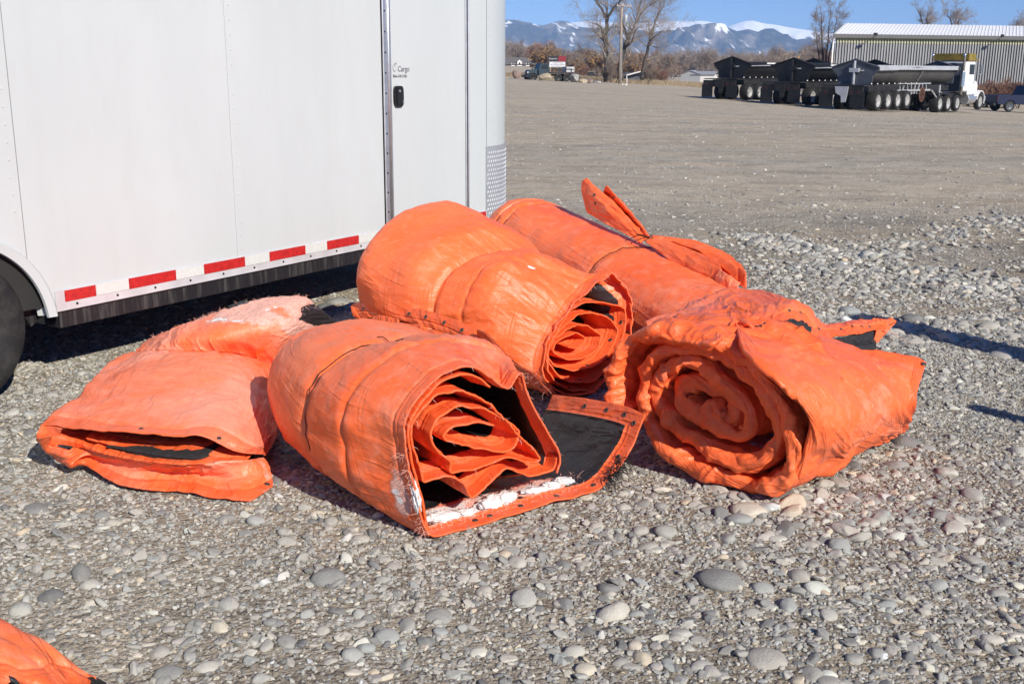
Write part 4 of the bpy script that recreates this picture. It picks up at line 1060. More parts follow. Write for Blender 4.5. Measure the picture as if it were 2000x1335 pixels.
# ---- right roll: puffy folded spiral, outer layers splayed open at the far end
frE = frame(gz(1440, 970), -50); aE, eE = frE[1], frE[2]
BE = empty('rolled_blanket', tuple(frE[0]), 'right hand orange roll with puffy crumpled spiral end and splayed hems showing black felt', 'blanket', GRP)
TE = Tarp()
_pE = [(150, 790), (88, 720), (78, 600), (105, 450), (190, 345), (290, 320), (480, 345), (690, 400), (880, 530), (1000, 660), (1080, 800), (1115, 940), (1100, 1060), (1040, 1160), (900, 1205), (720, 1165), (500, 1090), (350, 970), (270, 840), (232, 700), (245, 560), (300, 465), (400, 410),
       (560, 415), (710, 465), (840, 580), (950, 705), (1000, 840), (985, 970), (905, 1060), (790, 1075), (650, 1030), (490, 930), (380, 830), (310, 720), (300, 610), (350, 540), (430, 490), (520, 510), (620, 580), (730, 680), (810, 780),
       (820, 890), (750, 920), (650, 880), (520, 790), (440, 720), (430, 650), (500, 610), (590, 640), (680, 700), (720, 780), (700, 840), (640, 830), (560, 740)]
PE = on_plane([Q6(p) for p in _pE], frame(frE[0], -39))
nE = len(PE); n = 860
path = resample(PE, n, .30)
tg = np.gradient(path, axis=0); tg /= np.linalg.norm(tg, axis=1)[:, None]
nr = np.cross(tg, aE)                          # outward in the end plane
s_ = np.concatenate([[0], np.cumsum(np.linalg.norm(np.diff(path, axis=0), axis=1))]); sn = s_ / s_[-1]
hw = .031 + .010 * perlin(s_ * 3, s_ * 0, 3) + .006 * perlin(s_ * 9, s_ * 0, 13)
front = .00 + .05 * sn ** 1.3 + .030 * perlin(s_ * 2.3, s_ * 0 + 5, 4) + .012 * perlin(s_ * 8, s_ * 0 + 5, 14) + .030 * np.abs(perlin(s_ * 4.6, s_ * 0 + 9, 15))
prof = [(.40, 1.0), (.24, 1.04), (.13, 1.06), (.06, 1.06), (.022, 1.0), (.004, .82), (-.004, .45), (-.005, 0), (-.003, -.45), (.005, -.82), (.022, -1.0), (.06, -1.06), (.13, -1.06), (.24, -1.04), (.36, -1.0)]
prof = catmull(np.array(prof), 84)
XE = path[None] + aE[None, None] * (front[None, :, None] + prof[:, None, :1] * np.where(prof[:, None, :1] > 0, 1 - .35 * sn[None, :, None], 1.0)) + nr[None] * (hw[None, :, None] * prof[:, None, 1:])
XE[..., 2] = np.maximum(XE[..., 2], .008)
U = np.broadcast_to(s_[None], XE.shape[:2]); V = arcs(XE)[1]
puck = np.exp(-((prof[:, 0] - .0) / .06) ** 2)[:, None]
Vs = V + .05 * perlin(U * 5, V * 4, 338); Us = U + .06 * perlin(U * 3.1, V * 7, 339)
dE = wrinkle(U, V, 331, .008, .004, .002, (4, 5), (9, 9), (9, 9)) + .008 * ridge(Us * 4.3, Vs * 5.5, 336, 4) - .009 * ridge(Us * 7.1 + 3, Vs * 6, 337, 5) + puck * (.010 * ridge(Us * 6.3, Vs * 1.5, 341, 4) - .006 * ridge(Us * 13 + 8, Vs * 3, 342, 4)) * sstep(-.2, .4, perlin(U * 2.2, V * 0, 343)) + .020 * np.abs(perlin(Us * 5.2, Vs * 7.5, 344)) + .013 * np.abs(perlin(Us * 10.5, Vs * 12 + 5, 345)) - .011 * np.abs(perlin(Us * 8.1 + 3, Vs * 5 + 9, 346)) + .005 * np.abs(perlin(Us * 24, Vs * 22, 347))
TE.sheet(XE, dE, .004, 1, {'wear': .02 + .1 * sstep(.2, .6, perlin(U * 3, V * 3, 340))})
# body of the roll behind the spiral
def secE(q, L, R, T, **k): return oval(frE, q, L, R, T, ex=2.3, **k)
rows = [secE(.20, -.585, .20, .505), secE(.36, -.58, .20, .49), secE(.50, -.57, .20, .46), secE(.68, -.54, .16, .42), secE(.80, -.46, .10, .36)]
XF = loft(rows, 170, 110); U, V = arcs(XF)
dF = wrinkle(U, V, 351, .006, .008, .006, (3, 3), (7, 5), (7, 5))
q_F = (XF - frE[0]) @ aE
XoF, NF = TE.sheet(XF, dF, .02, 1, {'wear': .05 + .15 * sstep(.2, .7, perlin(U * 2, V * 2, 350))}, {'black': sstep(.3, .4, q_F)})
cp = secE(.27, -.60, .20, .505); Xc = loft([cp, shrink(cp, .5, aE * .02), shrink(cp, .04, aE * .02)], 90, 30); U, V = arcs(Xc)
TE.sheet(Xc, wrinkle(U, V, 377, .006, .008, .006), .01, -1, {'wear': .03}, None)
def onz(pts): return np.array([gz(*Q6(p[:2]), p[2]) for p in pts])
# outermost flap across the near side
def onc(pts): return np.array([pl(*Q6(p[:2]), frE[0] + eE * p[2], eE) for p in pts])
C1 = [onz([(800, 262, .54), (930, 340, .518), (1200, 352, .468), (1365, 412, .43), (1600, 400, .40), (1820, 432, .37), (1888, 480, .345)]),
      onz([(860, 425, .525), (1000, 500, .50), (1200, 540, .45), (1400, 580, .40), (1600, 570, .355), (1780, 590, .31), (1862, 600, .29)]),
      onc([(1060, 600, .215), (1180, 690, .24), (1300, 740, .25), (1440, 770, .25), (1600, 760, .235), (1760, 740, .21), (1838, 730, .19)]),
      onc([(1225, 830, .243), (1270, 900, .25), (1340, 940, .25), (1450, 955, .235), (1600, 900, .21), (1740, 850, .17), (1812, 820, .14)]),
      np.concatenate([onc([(1140, 1145, .17), (1180, 1128, .165)]), onz([(1290, 1098, .04), (1420, 1070, .03), (1600, 975, .018), (1720, 925, .014), (1790, 878, .014)])])]
X = patch_grid(C1, 210, 150); U, V = arcs(X)
uu = np.linspace(0, 1, 210)[None]; vv_ = np.linspace(0, 1, 150)[:, None]
d = wrinkle(U, V, 361, .006, .006, .006, (3, 3), (5, 8), (4, 8)) + .012 * np.exp(-((uu - .50 - .02 * np.sin(vv_ * 5)) / .006) ** 2) * 0
d = d + .012 * np.abs(perlin(U * 3.6 + V, V * 4.2, 364)) - .009 * np.abs(perlin(U * 6 - V * 2, V * 5 + U, 365)) - .014 * sstep(.495, .503, uu - .015 * np.sin(vv_ * 4)) + .012 * ridge(U * 4.5 - V * 3, V * 2.2 + U, 363, 6) * (uu > .5) * np.exp(-((vv_ - .4) / .2) ** 2)
hd = np.minimum(np.where(uu > .30, V, .2 + V), U[:, -1:] - U)
F1o, F1n = TE.sheet(X, d, .016, -1, {'wear': .08 + .28 * sstep(.0, .6, perlin(U * 2.4, V * 2.4, 370))}, {'black': sstep(.14, .18, U)}, hem=hd)
r0 = onz([(285, 268, .50), (380, 226, .505), (480, 188, .51), (600, 130, .515), (700, 90, .515), (860, 67, .515), (960, 82, .52), (1080, 128, .53)])
r2 = onz([(330, 345, .50), (430, 350, .51), (560, 366, .52), (690, 380, .53), (800, 262, .538), (860, 285, .535), (930, 300, .53), (1010, 272, .53)])
X = loft([r0 - Z * .10 + aE * .02, r0, (r0 * .6 + r2 * .4) + Z * .012, (r0 * .25 + r2 * .75) + Z * .008, r2], 150, 80, .2); U, V = arcs(X)
TE.sheet(X, wrinkle(U, V, 378, .012, .008, .008, (4, 4), (8, 8), (7, 7)), .014, -1, {'wear': .06 + .2 * sstep(.2, .7, perlin(U * 2, V * 2, 350))}, None)
# upper splayed hem pointing right, and the felt seen between the layers
top = onz([(800, 250, .53), (930, 190, .55), (1080, 128, .55), (1130, 122, .55), (1205, 152, .53), (1255, 225, .48), (1300, 265, .43), (1500, 250, .40), (1660, 240, .385), (1712, 258, .37)])
bot = onz([(830, 300, .525), (930, 305, .52), (1010, 272, .53), (1130, 252, .52), (1200, 266, .49), (1235, 338, .445), (1300, 342, .42), (1500, 325, .385), (1590, 300, .375), (1640, 312, .362)])
X = loft([top, (top + bot) / 2 + Z * .012, bot], 220, 40, .5); U, V = arcs(X)
uu = np.linspace(0, 1, 220)[None]
d = wrinkle(U, V, 381, .006, .008, .008, (5, 5), (14, 10), (11, 9)) - .05 * np.exp(-(((uu - .375) / .028) ** 2)) * (1 - sstep(0, .05, V))
F3o, F3n = TE.sheet(X, d, .012, -1, {'wear': .05}, {'black': np.ones_like(U)}, hem=V[-1:] - V)
tip = onz([(1600, 305, .372), (1650, 290, .37), (1712, 258, .37)]); tip2 = onz([(1590, 365, .35), (1610, 372, .34), (1650, 330, .35)])
X = loft([tip, (tip + tip2) / 2, tip2], 30, 20, .4); U, V = arcs(X); TE.sheet(X, wrinkle(U, V, 384, .004, .006, .006), .010, -1, None, None)
TE.build('tarp', BE)
qf = lambda nv, nu: (lambda i: np.stack([i[:-1, :-1], i[:-1, 1:], i[1:, 1:], i[1:, :-1]], -1).reshape(-1, 4))(np.arange(nv * nu).reshape(nv, nu))
r0 = onz([(900, 312, .515), (1010, 266, .52), (1100, 252, .52), (1180, 260, .50), (1228, 310, .45)]); r2 = onz([(930, 345, .50), (1050, 345, .48), (1150, 350, .465), (1215, 362, .445), (1225, 365, .44)])
X = loft([r0, (r0 + r2) / 2 + Z * .03, r2, r2 - Z * .05], 60, 30); U, V = arcs(X); X = X + grid_n(X) * wrinkle(U, V, 391, .005, .008, .004, (8, 8), (22, 22))[..., None] * -1
mesh_np('felt_lining', X.reshape(-1, 3), qf(30, 60), M_FELT, BE)
r0 = onz([(1215, 352, .43), (1350, 348, .41), (1500, 322, .38), (1600, 300, .365)]); r2 = onz([(1240, 380, .41), (1360, 420, .39), (1500, 405, .375), (1600, 398, .36)])
X = loft([r0, (r0 + r2) / 2 - Z * .01, r2, r2 - Z * .06], 60, 24); U, V = arcs(X); X = X + grid_n(X) * wrinkle(U, V, 392, .004, .005, .003, (8, 8), (22, 22))[..., None]
mesh_np('felt_lining', X.reshape(-1, 3), qf(24, 60), M_FELT, BE)
for u in (60, 78, 112, 150, 165, 180, 195): grommet(F3o[26, u], F3n[26, u], BE, .9)
grommet(F1o[4, 204], F1n[4, 204], BE)
b = MB(); P0 = onz([(1650, 300, .375)])[0]
for k in range(6):
    dd = RNG.normal(0, .03, 3); b.tube(catmull([P0, P0 + [.03, 0, -.01] + dd * .4, P0 + [.06, -.01, -.03] + dd], 8), .0006, 3)
o = b.build('loose_thread', M_THREAD, BE); o['kind'] = 'stuff'
# ---- flat folded blanket on the left
def AZ_(rows): return [np.array([gz(x, y, z) for x, y, z in r]) for r in rows]
BA = empty('folded_blanket', tuple(gz(300, 900)), 'flat folded orange blanket beside the trailer wheel, its far end shredded and pinkish', 'blanket', GRP)
TA_ = Tarp()
k_ = .9
top = [[(81, 830, .165), (198, 840, .19), (330, 848, .195), (402, 853, .185), (470, 882, .125), (520, 888, .05)],
       [(108, 803, .195), (231, 810, .215), (330, 814, .22), (422, 830, .21), (494, 863, .14), (538, 856, .035)],
       [(150, 775, .205), (240, 765, .24), (330, 770, .25), (430, 780, .24), (500, 790, .18), (537, 800, .045)],
       [(200, 722, .19), (260, 722, .245), (340, 722, .265), (430, 728, .25), (500, 742, .19), (534, 755, .07)],
       [(245, 692, .155), (300, 692, .225), (375, 694, .245), (430, 694, .235), (490, 702, .19), (542, 722, .09)],
       [(264, 686, .13), (313, 686, .185), (379, 688, .20), (425, 688, .195), (478, 695, .16), (542, 714, .09)],
       [(280, 672, .125), (330, 665, .225), (390, 660, .26), (440, 662, .26), (500, 672, .22), (556, 705, .11)],
       [(300, 657, .125), (350, 644, .245), (410, 635, .295), (470, 632, .315), (540, 645, .28), (585, 678, .16)],
       [(350, 643, .11), (400, 622, .26), (455, 605, .32), (520, 606, .345), (575, 620, .315), (615, 652, .18)],
       [(400, 622, .17), (450, 603, .31), (500, 586, .345), (545, 582, .36), (600, 588, .345), (668, 632, .20)]]
top = [[(x, y, z * (1 - .16 * max(0, 1 - abs(k - 2.5) / 2.5) * (z > .1))) for x, y, z in r] for k, r in enumerate(top)]
G = AZ_(top)
last = G[-1]; G.append(last + np.array([-.02, .10, -.05])); G.append(last * [1, 1, 0] + np.array([-.03, .16, .01]))
X = patch_grid(G, 230, 280)
U, V = arcs(X)
uu = np.linspace(0, 1, 230)[None]; vv = np.linspace(0, len(G) - 1, 280)[:, None] * np.ones_like(U)
d = wrinkle(U, V, 431, .006, .006, .006, (3, 3), (7, 5), (6, 5))
d = d + .008 * np.abs(perlin(U * 5.3 + V * .8, V * 2.6, 901)) - .007 * np.abs(perlin(U * 3.7 - V * 1.2, V * 3.3 + U, 902)) + .003 * np.abs(perlin(U * 15, V * 9, 903))
pin = np.exp(-((vv - 5.0 - .10 * perlin(U * 3, U * 0, 5)) / .10) ** 2)
d = d - .016 * pin + .010 * np.exp(-np.abs(vv - 5) / .8) * ridge(U * 9, V * 1.3, 435, 2) * (1 - pin)
rag = sstep(6.8, 8.6, vv + .8 * perlin(U * 4, V * 4, 437)) * .75 + .55 * np.exp(-(((vv - 7.4) / .55) ** 2)) * sstep(.15, .4, uu)
d = d + rag * .008 * fbm(U * 30, V * 30, 439, 3)
blk = sstep(.80, .84, uu + .05 * perlin(V * 9, U * 2, 3) + .0) * sstep(7.6, 8.3, vv - (uu - .8) * 2)
hole = .75 * np.exp(-(((uu - .42 - .05 * perlin(V * 6, U * 3, 8)) / .16) ** 2 + ((vv - 7.35) / .16) ** 2)) * (.7 + .6 * perlin(U * 14, V * 14, 4)) + .62 * np.exp(-(((uu - .62 - .03 * perlin(V * 20, U * 9, 2)) / .06) ** 2 + ((vv - 8.15 - .2 * perlin(U * 18, V * 9, 3)) / .16) ** 2)) * (.8 + .7 * perlin(U * 25, V * 25, 6)) + .6 * np.exp(-(((uu - .55) / .05) ** 2 + ((vv - 7.15) / .14) ** 2)) + .45 * np.exp(-(((uu - .22) / .06) ** 2 + ((vv - 9.0) / .2) ** 2))
hb = np.exp(-(((uu - .16) / .05) ** 2 + ((vv - 9.05) / .18) ** 2))
wear = .30 + .50 * sstep(.0, .6, perlin(U * 1.9, V * 1.9, 450)) + .3 * np.exp(-((uu - .72) / .12) ** 2) * sstep(1, 3, vv) * (1 - sstep(4, 5, vv))
hemA = np.where(uu < .985, V, 1.0)
XoA, NA = TA_.sheet(X, d - .012 * blk - .006 * hole, .014, 1, {'torn': rag * (1 - .0 * blk), 'black': np.maximum(blk, hb), 'white': hole, 'wear': wear}, {'black': sstep(.07, .08, V)}, hem=V - .004)
# lower flap along the front, with its hem on the gravel and round the right side
low = [[(100, 850, .15), (96, 872, .095), (140, 880, .09), (165, 868, .085), (200, 878, .09), (280, 897, .095), (346, 904, .10), (420, 905, .105), (480, 898, .10), (516, 892, .06)],
       [(72, 855, .125), (92, 886, .06), (140, 893, .07), (163, 880, .075), (200, 892, .07), (280, 910, .065), (350, 912, .07), (430, 920, .068), (490, 918, .06), (526, 905, .045)],
       [(71, 857, .11), (99, 888, .03), (138, 908, .045), (160, 889, .055), (203, 899, .04), (260, 925, .03), (340, 924, .035), (420, 934, .032), (488, 946, .028), (532, 925, .022)],
       [(72, 858, .10), (100, 889, .012), (137, 914, .010), (166, 908, .02), (225, 944, .010), (290, 955, .008), (340, 956, .008), (420, 970, .008), (490, 975, .008), (533, 948, .008)]]
X = loft(AZ_(low), 240, 46, .4); U, V = arcs(X)
d = wrinkle(U, V, 461, .005, .006, .006, (5, 5), (12, 9), (10, 7))
LwO, LwN = TA_.sheet(X, d, .010, -1, {'wear': .25 + .3 * sstep(0, .5, perlin(U * 4, V * 4, 463)), 'torn': .5 * np.exp(-((np.linspace(0, 1, 240)[None] - .97) / .05) ** 2) * np.ones_like(U)}, {'black': np.zeros_like(U)}, hem=V[-1:] - V)
# rolled inner layers inside the front opening: orange lips and felt
def band(pts0, pts1, seed, thick=.012, back=.30, inn=None, out=None, side=1, lip=.03):
    A, B_ = AZ_([pts0])[0], AZ_([pts1])[0]
    bk = np.array([.12, 1, 0]) * back
    X = loft([B_, A, A + bk * .35 + Z * .005, A + bk], 170, 40, .4); U, V = arcs(X)
    return TA_.sheet(X, wrinkle(U, V, seed, .004, .004, .004, (6, 4), (16, 6), (12, 5)), thick, side, out, inn, hem=V, wear=.15)
band([(92, 848, .135), (120, 850, .13), (150, 858, .115), (198, 878, .10), (231, 886, .10), (280, 896, .105), (346, 903, .108), (400, 902, .108), (450, 903, .095), (484, 897, .075)],
     [(90, 868, .10), (120, 868, .098), (150, 872, .09), (198, 885, .09), (231, 893, .092), (280, 901, .098), (346, 907, .102), (400, 906, .102), (450, 907, .088), (484, 900, .07)], 472, back=.26)
band([(170, 852, .135), (230, 868, .12), (300, 878, .12), (380, 879, .122), (398, 884, .115)], [(170, 858, .125), (230, 872, .113), (300, 883, .113), (380, 885, .115), (398, 890, .108)], 474, back=.2)
X = loft(AZ_([[(81, 829, .166), (96, 831, .168), (122, 836, .168)], [(72, 846, .14), (88, 850, .13), (116, 851, .13)], [(71, 857, .115), (88, 872, .085), (108, 882, .075)]]), 24, 30, .2); U, V = arcs(X); TA_.sheet(X, wrinkle(U, V, 476, .003, .004, .004, (8, 8), (20, 20)), .010, -1, {'wear': .2}, None)
TA_.build('tarp', BA)
A = AZ_([[(212, 868, .118), (260, 874, .122), (320, 884, .125), (380, 889, .125), (412, 882, .12)]])[0]; B_ = AZ_([[(214, 872, .10), (260, 888, .10), (320, 897, .105), (380, 899, .108), (412, 892, .11)]])[0]
X = loft([B_, (A + B_) / 2 + [0, -.012, .0], A, A + [.03, .2, -.01]], 60, 26); U, V = arcs(X); X = X - grid_n(X) * wrinkle(U, V, 481, .001, .002, .001, (8, 8), (25, 20))[..., None]
mesh_np('felt_lining', X.reshape(-1, 3), qf(26, 60), M_FELT, BA)
# ragged threads and twine
an = [XoA[v, u] for v in range(165, 245, 3) for u in range(3, 70, 4)]; frays('loose_thread', an, [np.array([-.5, .2, .7])] * len(an), BA, M_THREAD, 170, .024, .0008, 10, .25)
an = [XoA[v, u] for v in range(190, 235, 2) for u in range(60, 200, 3)]; frays('loose_thread', an, [np.array([-.1, .0, .8])] * len(an), BA, M_THREAD, 300, .020, .0006, 11, .8)
an = [XoA[v, u] for v in range(216, 250, 2) for u in range(165, 188, 2)]; frays('loose_thread', an, [np.array([.5, -.2, .5])] * len(an), BA, M_THREAD, 90, .022, .0007, 12, .5)
k = int(np.argmin(np.abs(vv[:, 0] - 5.0)))
idx = [int(np.argmin(np.abs(vv[:, 0] - (5.0 + .10 * perlin(U_ * 3, 0.0, 5))))) for U_ in arcs(XoA)[0][k]]
twine_ring('twine', np.array([XoA[idx[u], u] + NA[idx[u], u] * .002 for u in range(230)]), .0026, BA)
b = MB(); p = gz(388, 689, .215)
for sgn in (0, 1, 2, 3):
    rs = np.random.default_rng(40 + sgn); P = [p]
    for j in range(6): P.append(P[-1] + rs.normal(0, .020, 3) * [1, 1, .35] + [.006, -.012, .0])
    b.tube(catmull(np.array(P), 30), .0014, 4)
b.build('twine', M_TWINE, BA, smooth=True)
grommet(LwO[38, 232], LwN[38, 232], BA)
for u in (70, 150): grommet(XoA[7, u], NA[7, u], BA, .8)
# ---- corner of one more blanket at the lower left edge of the picture
BF = empty('folded_blanket', tuple(gz(40, 1330)), 'corner of another orange blanket lying in the lower left foreground', 'blanket', GRP)
TF = Tarp()
def QF(p): return (p[0] / 4, 1040 + p[1] / 4)
far = [(-900, 540, .19), (-400, 590, .20), (0, 690, .20), (160, 760, .195), (320, 840, .185), (460, 925, .165), (600, 1030, .135), (730, 1120, .10), (812, 1185, .065)]
r1 = [(-900, 700, .205), (-400, 760, .22), (0, 830, .22), (120, 860, .21), (270, 940, .20), (420, 985, .175), (570, 1080, .145), (700, 1150, .10), (790, 1215, .05)]
r2 = [(-900, 850, .20), (-400, 900, .215), (0, 945, .215), (110, 960, .205), (230, 1010, .195), (380, 1060, .175), (530, 1120, .145), (640, 1165, .11), (760, 1235, .045)]
r3 = [(-900, 1010, .185), (-400, 1060, .20), (0, 1110, .195), (110, 1120, .19), (230, 1160, .18), (370, 1180, .165), (530, 1165, .135), (640, 1190, .10), (740, 1260, .03)]
r4 = [(-900, 1160, .17), (-400, 1190, .18), (0, 1190, .18), (110, 1145, .185), (200, 1230, .155), (370, 1250, .15), (530, 1175, .13), (610, 1230, .08), (720, 1280, .02)]
r5 = [(-900, 1500, .05), (-400, 1500, .05), (0, 1500, .05), (110, 1480, .05), (200, 1500, .05), (370, 1500, .05), (530, 1400, .05), (610, 1400, .03), (720, 1330, .01)]
b0 = [(x, y - 40, 0.02) for x, y, z in far]; base = []
for (x, y, z) in far: P = gz(*QF((x, y)), z); base.append(P * [1, 1, 0] + np.array([.02, .05, .01]))
rows = [np.array(base)] + [np.array([gz(*QF(p[:2]), p[2]) for p in r]) for r in (far, r1, r2, r3, r4)]
X = loft(rows, 190, 90, .35); U, V = arcs(X)
d = wrinkle(U, V, 531, .005, .006, .006, (4, 4), (10, 8), (8, 6))
FFo, FFn = TF.sheet(X, d, .012, -1, {'wear': .2 + .2 * sstep(0, .5, perlin(U * 3, V * 3, 533))}, {'black': np.ones_like(U)}, hem=V[-1:] - V)
lo = [[(-900, 1260, .10), (0, 1230, .12), (130, 1215, .115), (300, 1262, .10), (520, 1196, .09), (640, 1240, .06), (760, 1270, .02)], [(-900, 1400, .05), (0, 1330, .06), (130, 1320, .06), (300, 1340, .05), (520, 1290, .04), (640, 1300, .03), (760, 1310, .012)]]
X = loft([np.array([gz(*QF(p[:2]), p[2]) for p in r]) for r in lo], 120, 20, .4); U, V = arcs(X)
TF.sheet(X, wrinkle(U, V, 541, .004, .006, .004), .010, -1, {'wear': .2}, None)
TF.build('tarp', BF)
# ------------------------------------------------------------------ mountains
def at(px, Y, dz=0.0):                        # a point standing on the terrain, seen at column px, at forward distance Y
    x = gy(px, 140, Y)[0]; return np.array([x, Y, float(terr(x, Y)) + dz])
def mat_mountain():
    t = NT('mountain'); c = t.coord()
    n = t.noise(c, 0.0045, 9, 0.72); n2 = t.noise(c, 0.014, 7, 0.75)
    forest = t.mix(n2, (0.014, 0.022, 0.022), (0.055, 0.06, 0.05))
    rock = t.mix(n2, (0.13, 0.115, 0.095), (0.30, 0.26, 0.22))
    col = t.mix(t.ramp(n, [(0.46, 0), (0.58, 1)]), forest, rock)
    sn = t.math('ADD', t.attr('snow'), t.math('MULTIPLY', t.math('SUBTRACT', n2, 0.5), 1.9))
    sn = t.math('ADD', sn, t.math('MULTIPLY', t.math('SUBTRACT', n, 0.47), 1.7))
    col = t.mix(t.ramp(sn, [(0.47, 0), (0.60, 1)]), col, (0.82, 0.84, 0.88))
    return t.set(color=col, rough=0.9, spec=0.1)
M_MTN = mat_mountain()
def skyline(px, pts): return np.interp(px, [p[0] for p in pts], [p[1] for p in pts])
def mountain(name, Y0, depth, pts, seed, snow0, snow1, rough, foot=0.0):
    nx, ny = 760, 120
    px = np.linspace(150, 2700, nx); v = np.linspace(0, 1, ny)
    PX, VV = np.meshgrid(px, v)
    Y = Y0 + depth * VV; X = (PX - 1000) / 2167.0 * Y
    hor = 132 + 0.0061 * (PX - 1000)
    # crest line at v=.62; spurs run down towards the viewer
    crest = (hor - skyline(PX, pts)) / 2167.0 * (Y0 + depth * .62) + CAMH
    up = np.clip(VV / .62, 0, 1); prof = np.where(VV < .62, up ** 1.15, 1 - .5 * ((VV - .62) / .38) ** 1.3)
    k = 1.0 / (Y0 * .06)
    warp = .35 * perlin(X * k * .7, Y * k * .7, seed + 4)
    spur = ridge(X * k + warp + VV * .5, Y * k * .35, seed, 1.3); spur2 = ridge(X * k * 2.7 + warp, Y * k * 1.1, seed + 2, 1.2); spur3 = fbm(X * k * 7, Y * k * 3, seed + 6, 3)
    mid = 4 * up * (1 - up) * (VV < .62) + .10 * (VV >= .62)
    H = crest * prof * (1 + rough * (mid * ((spur - .5) * .9 * (1 - .5 * up) + ((spur2 - .5) * .50 + spur3 * .22) * (1 - up) ** .3))) + foot
    H = H - 12 * (VV < .02)
    rel = H / (crest.max() + 1e-6)
    gx = np.gradient(H, axis=1) / np.gradient(X, axis=1)
    snow = sstep(snow0, snow1, rel + .42 * fbm(X * k * 4.5, Y * k * 2.5, seed + 7, 5)) + .55 * np.clip(-gx, -.6, .6)
    V = np.stack([X, Y, H], -1).reshape(-1, 3); i = (np.arange(ny - 1)[:, None] * nx + np.arange(nx - 1)[None]).ravel()
    return mesh_np(name, V, np.stack([i, i + 1, i + nx + 1, i + nx], -1), M_MTN, attrs={'snow': snow}, kind='structure')
R_FRONT = [(150, 60), (700, 50), (930, 52), (985, 44), (1003, 42), (1020, 47), (1040, 53), (1056, 54), (1075, 50), (1092, 46), (1105, 47), (1125, 55), (1150, 58), (1185, 57), (1215, 58), (1240, 60), (1270, 66), (1300, 64), (1330, 58), (1360, 53), (1383, 49), (1405, 55), (1430, 63), (1452, 59), (1470, 66), (1485, 61), (1500, 60), (1520, 70), (1545, 80), (1570, 78), (1600, 86), (1640, 92), (1700, 96), (2000, 100), (2700, 95)]
R_BACK = [(150, 70), (900, 70), (1040, 60), (1110, 48), (1150, 46), (1180, 48), (1240, 50), (1280, 47), (1330, 46), (1360, 45), (1385, 49), (1410, 57), (1428, 50), (1445, 45), (1460, 44), (1480, 49), (1505, 52), (1530, 57), (1560, 61), (1590, 66), (1640, 72), (1700, 78), (2000, 92), (2700, 90)]
mountain('mountains', 4200, 1500, R_FRONT, 3, .66, 1.40, 1.2)
mountain('snowy_mountains', 6200, 1600, R_BACK, 23, .38, .72, .45)
# low rolling foothills in front of them
mountain('foothills', 2300, 900, [(150, 122), (900, 120), (1000, 112), (1050, 118), (1150, 112), (1250, 116), (1350, 119), (1420, 112), (1500, 110), (1560, 106), (1640, 104), (1800, 112), (2700, 118)], 43, 1.15, 1.6, .5)

# ------------------------------------------------------------------ trees
M_BARK = simple('grey_bark', (0.095, 0.08, 0.066), 0.9, var=0.4, scale=3, bump=0.5, bdist=0.03)
M_TWIG = simple('pale_twigs', (0.31, 0.26, 0.22), 0.9, var=0.3, scale=1.5)
M_TWIGB = simple('brown_twigs', (0.24, 0.185, 0.15), 0.9, var=0.35, scale=1.2)
M_TWIGR = simple('russet_twigs', (0.24, 0.135, 0.095), 0.9, var=0.35, scale=1.2)
M_LEAFY = simple('ochre_leaves', (0.36, 0.20, 0.07), 0.8, var=0.4, scale=2)
M_GRASS = simple('dry_grass', (0.27, 0.205, 0.13), 0.9, var=0.4, scale=1.5)
def seg_mesh(segs):
    S = np.array(segs); A, B_, r0, r1 = S[:, :3], S[:, 3:6], S[:, 6], S[:, 7]
    T = B_ - A; T /= np.linalg.norm(T, axis=1)[:, None] + 1e-9
    ref = np.where(np.abs(T[:, 2:3]) < .9, np.array([[0, 0, 1.0]]), np.array([[1.0, 0, 0]]))
    P = np.cross(T, ref); P /= np.linalg.norm(P, axis=1)[:, None]; Q = np.cross(T, P); V = []
    n = 4 if r0.max() > .05 else 3
    for (C, r) in ((A, r0), (B_, r1)):
        for j in range(n):
            t = 2 * math.pi * j / n; V.append(C + r[:, None] * (math.cos(t) * P + math.sin(t) * Q))
    V = np.stack(V, 1).reshape(-1, 3); o = np.arange(len(S))[:, None] * 2 * n; F = []
    for j in range(n): F.append(np.concatenate([o + j, o + (j + 1) % n, o + n + (j + 1) % n, o + n + j], 1))
    return V, np.concatenate(F)
def grow(p, d, L, r, lvl, out, rs, spread=.75, up=.12, ratio=.62, nb=(4, 6), maxl=4, minr=.006):
    n = 5 if lvl < 2 else (4 if lvl < 3 else 3); p = np.array(p, float); d = np.array(d, float); step = L / n
    for k in range(n):
        d = d + rs.normal(0, .16, 3) + np.array([0, 0, up]); d /= np.linalg.norm(d)
        q = p + d * step; ra, rb = r * (1 - .75 * k / n), r * (1 - .75 * (k + 1) / n)
        out[min(lvl, 9)].append((*p, *q, max(ra, minr), max(rb, minr * .7)))
        if lvl < maxl and k >= (1 if lvl else 2) - (lvl > 1):
            for _ in range(rs.integers(nb[0], nb[1] + 1) if k == n - 1 else rs.integers(1, 3)):
                dd = d + rs.normal(0, spread, 3); dd /= np.linalg.norm(dd)
                grow(q, dd, L * ratio * rs.uniform(.7, 1.15), rb * .72, lvl + 1, out, rs, spread, up, ratio, nb, maxl, minr)
        p = q
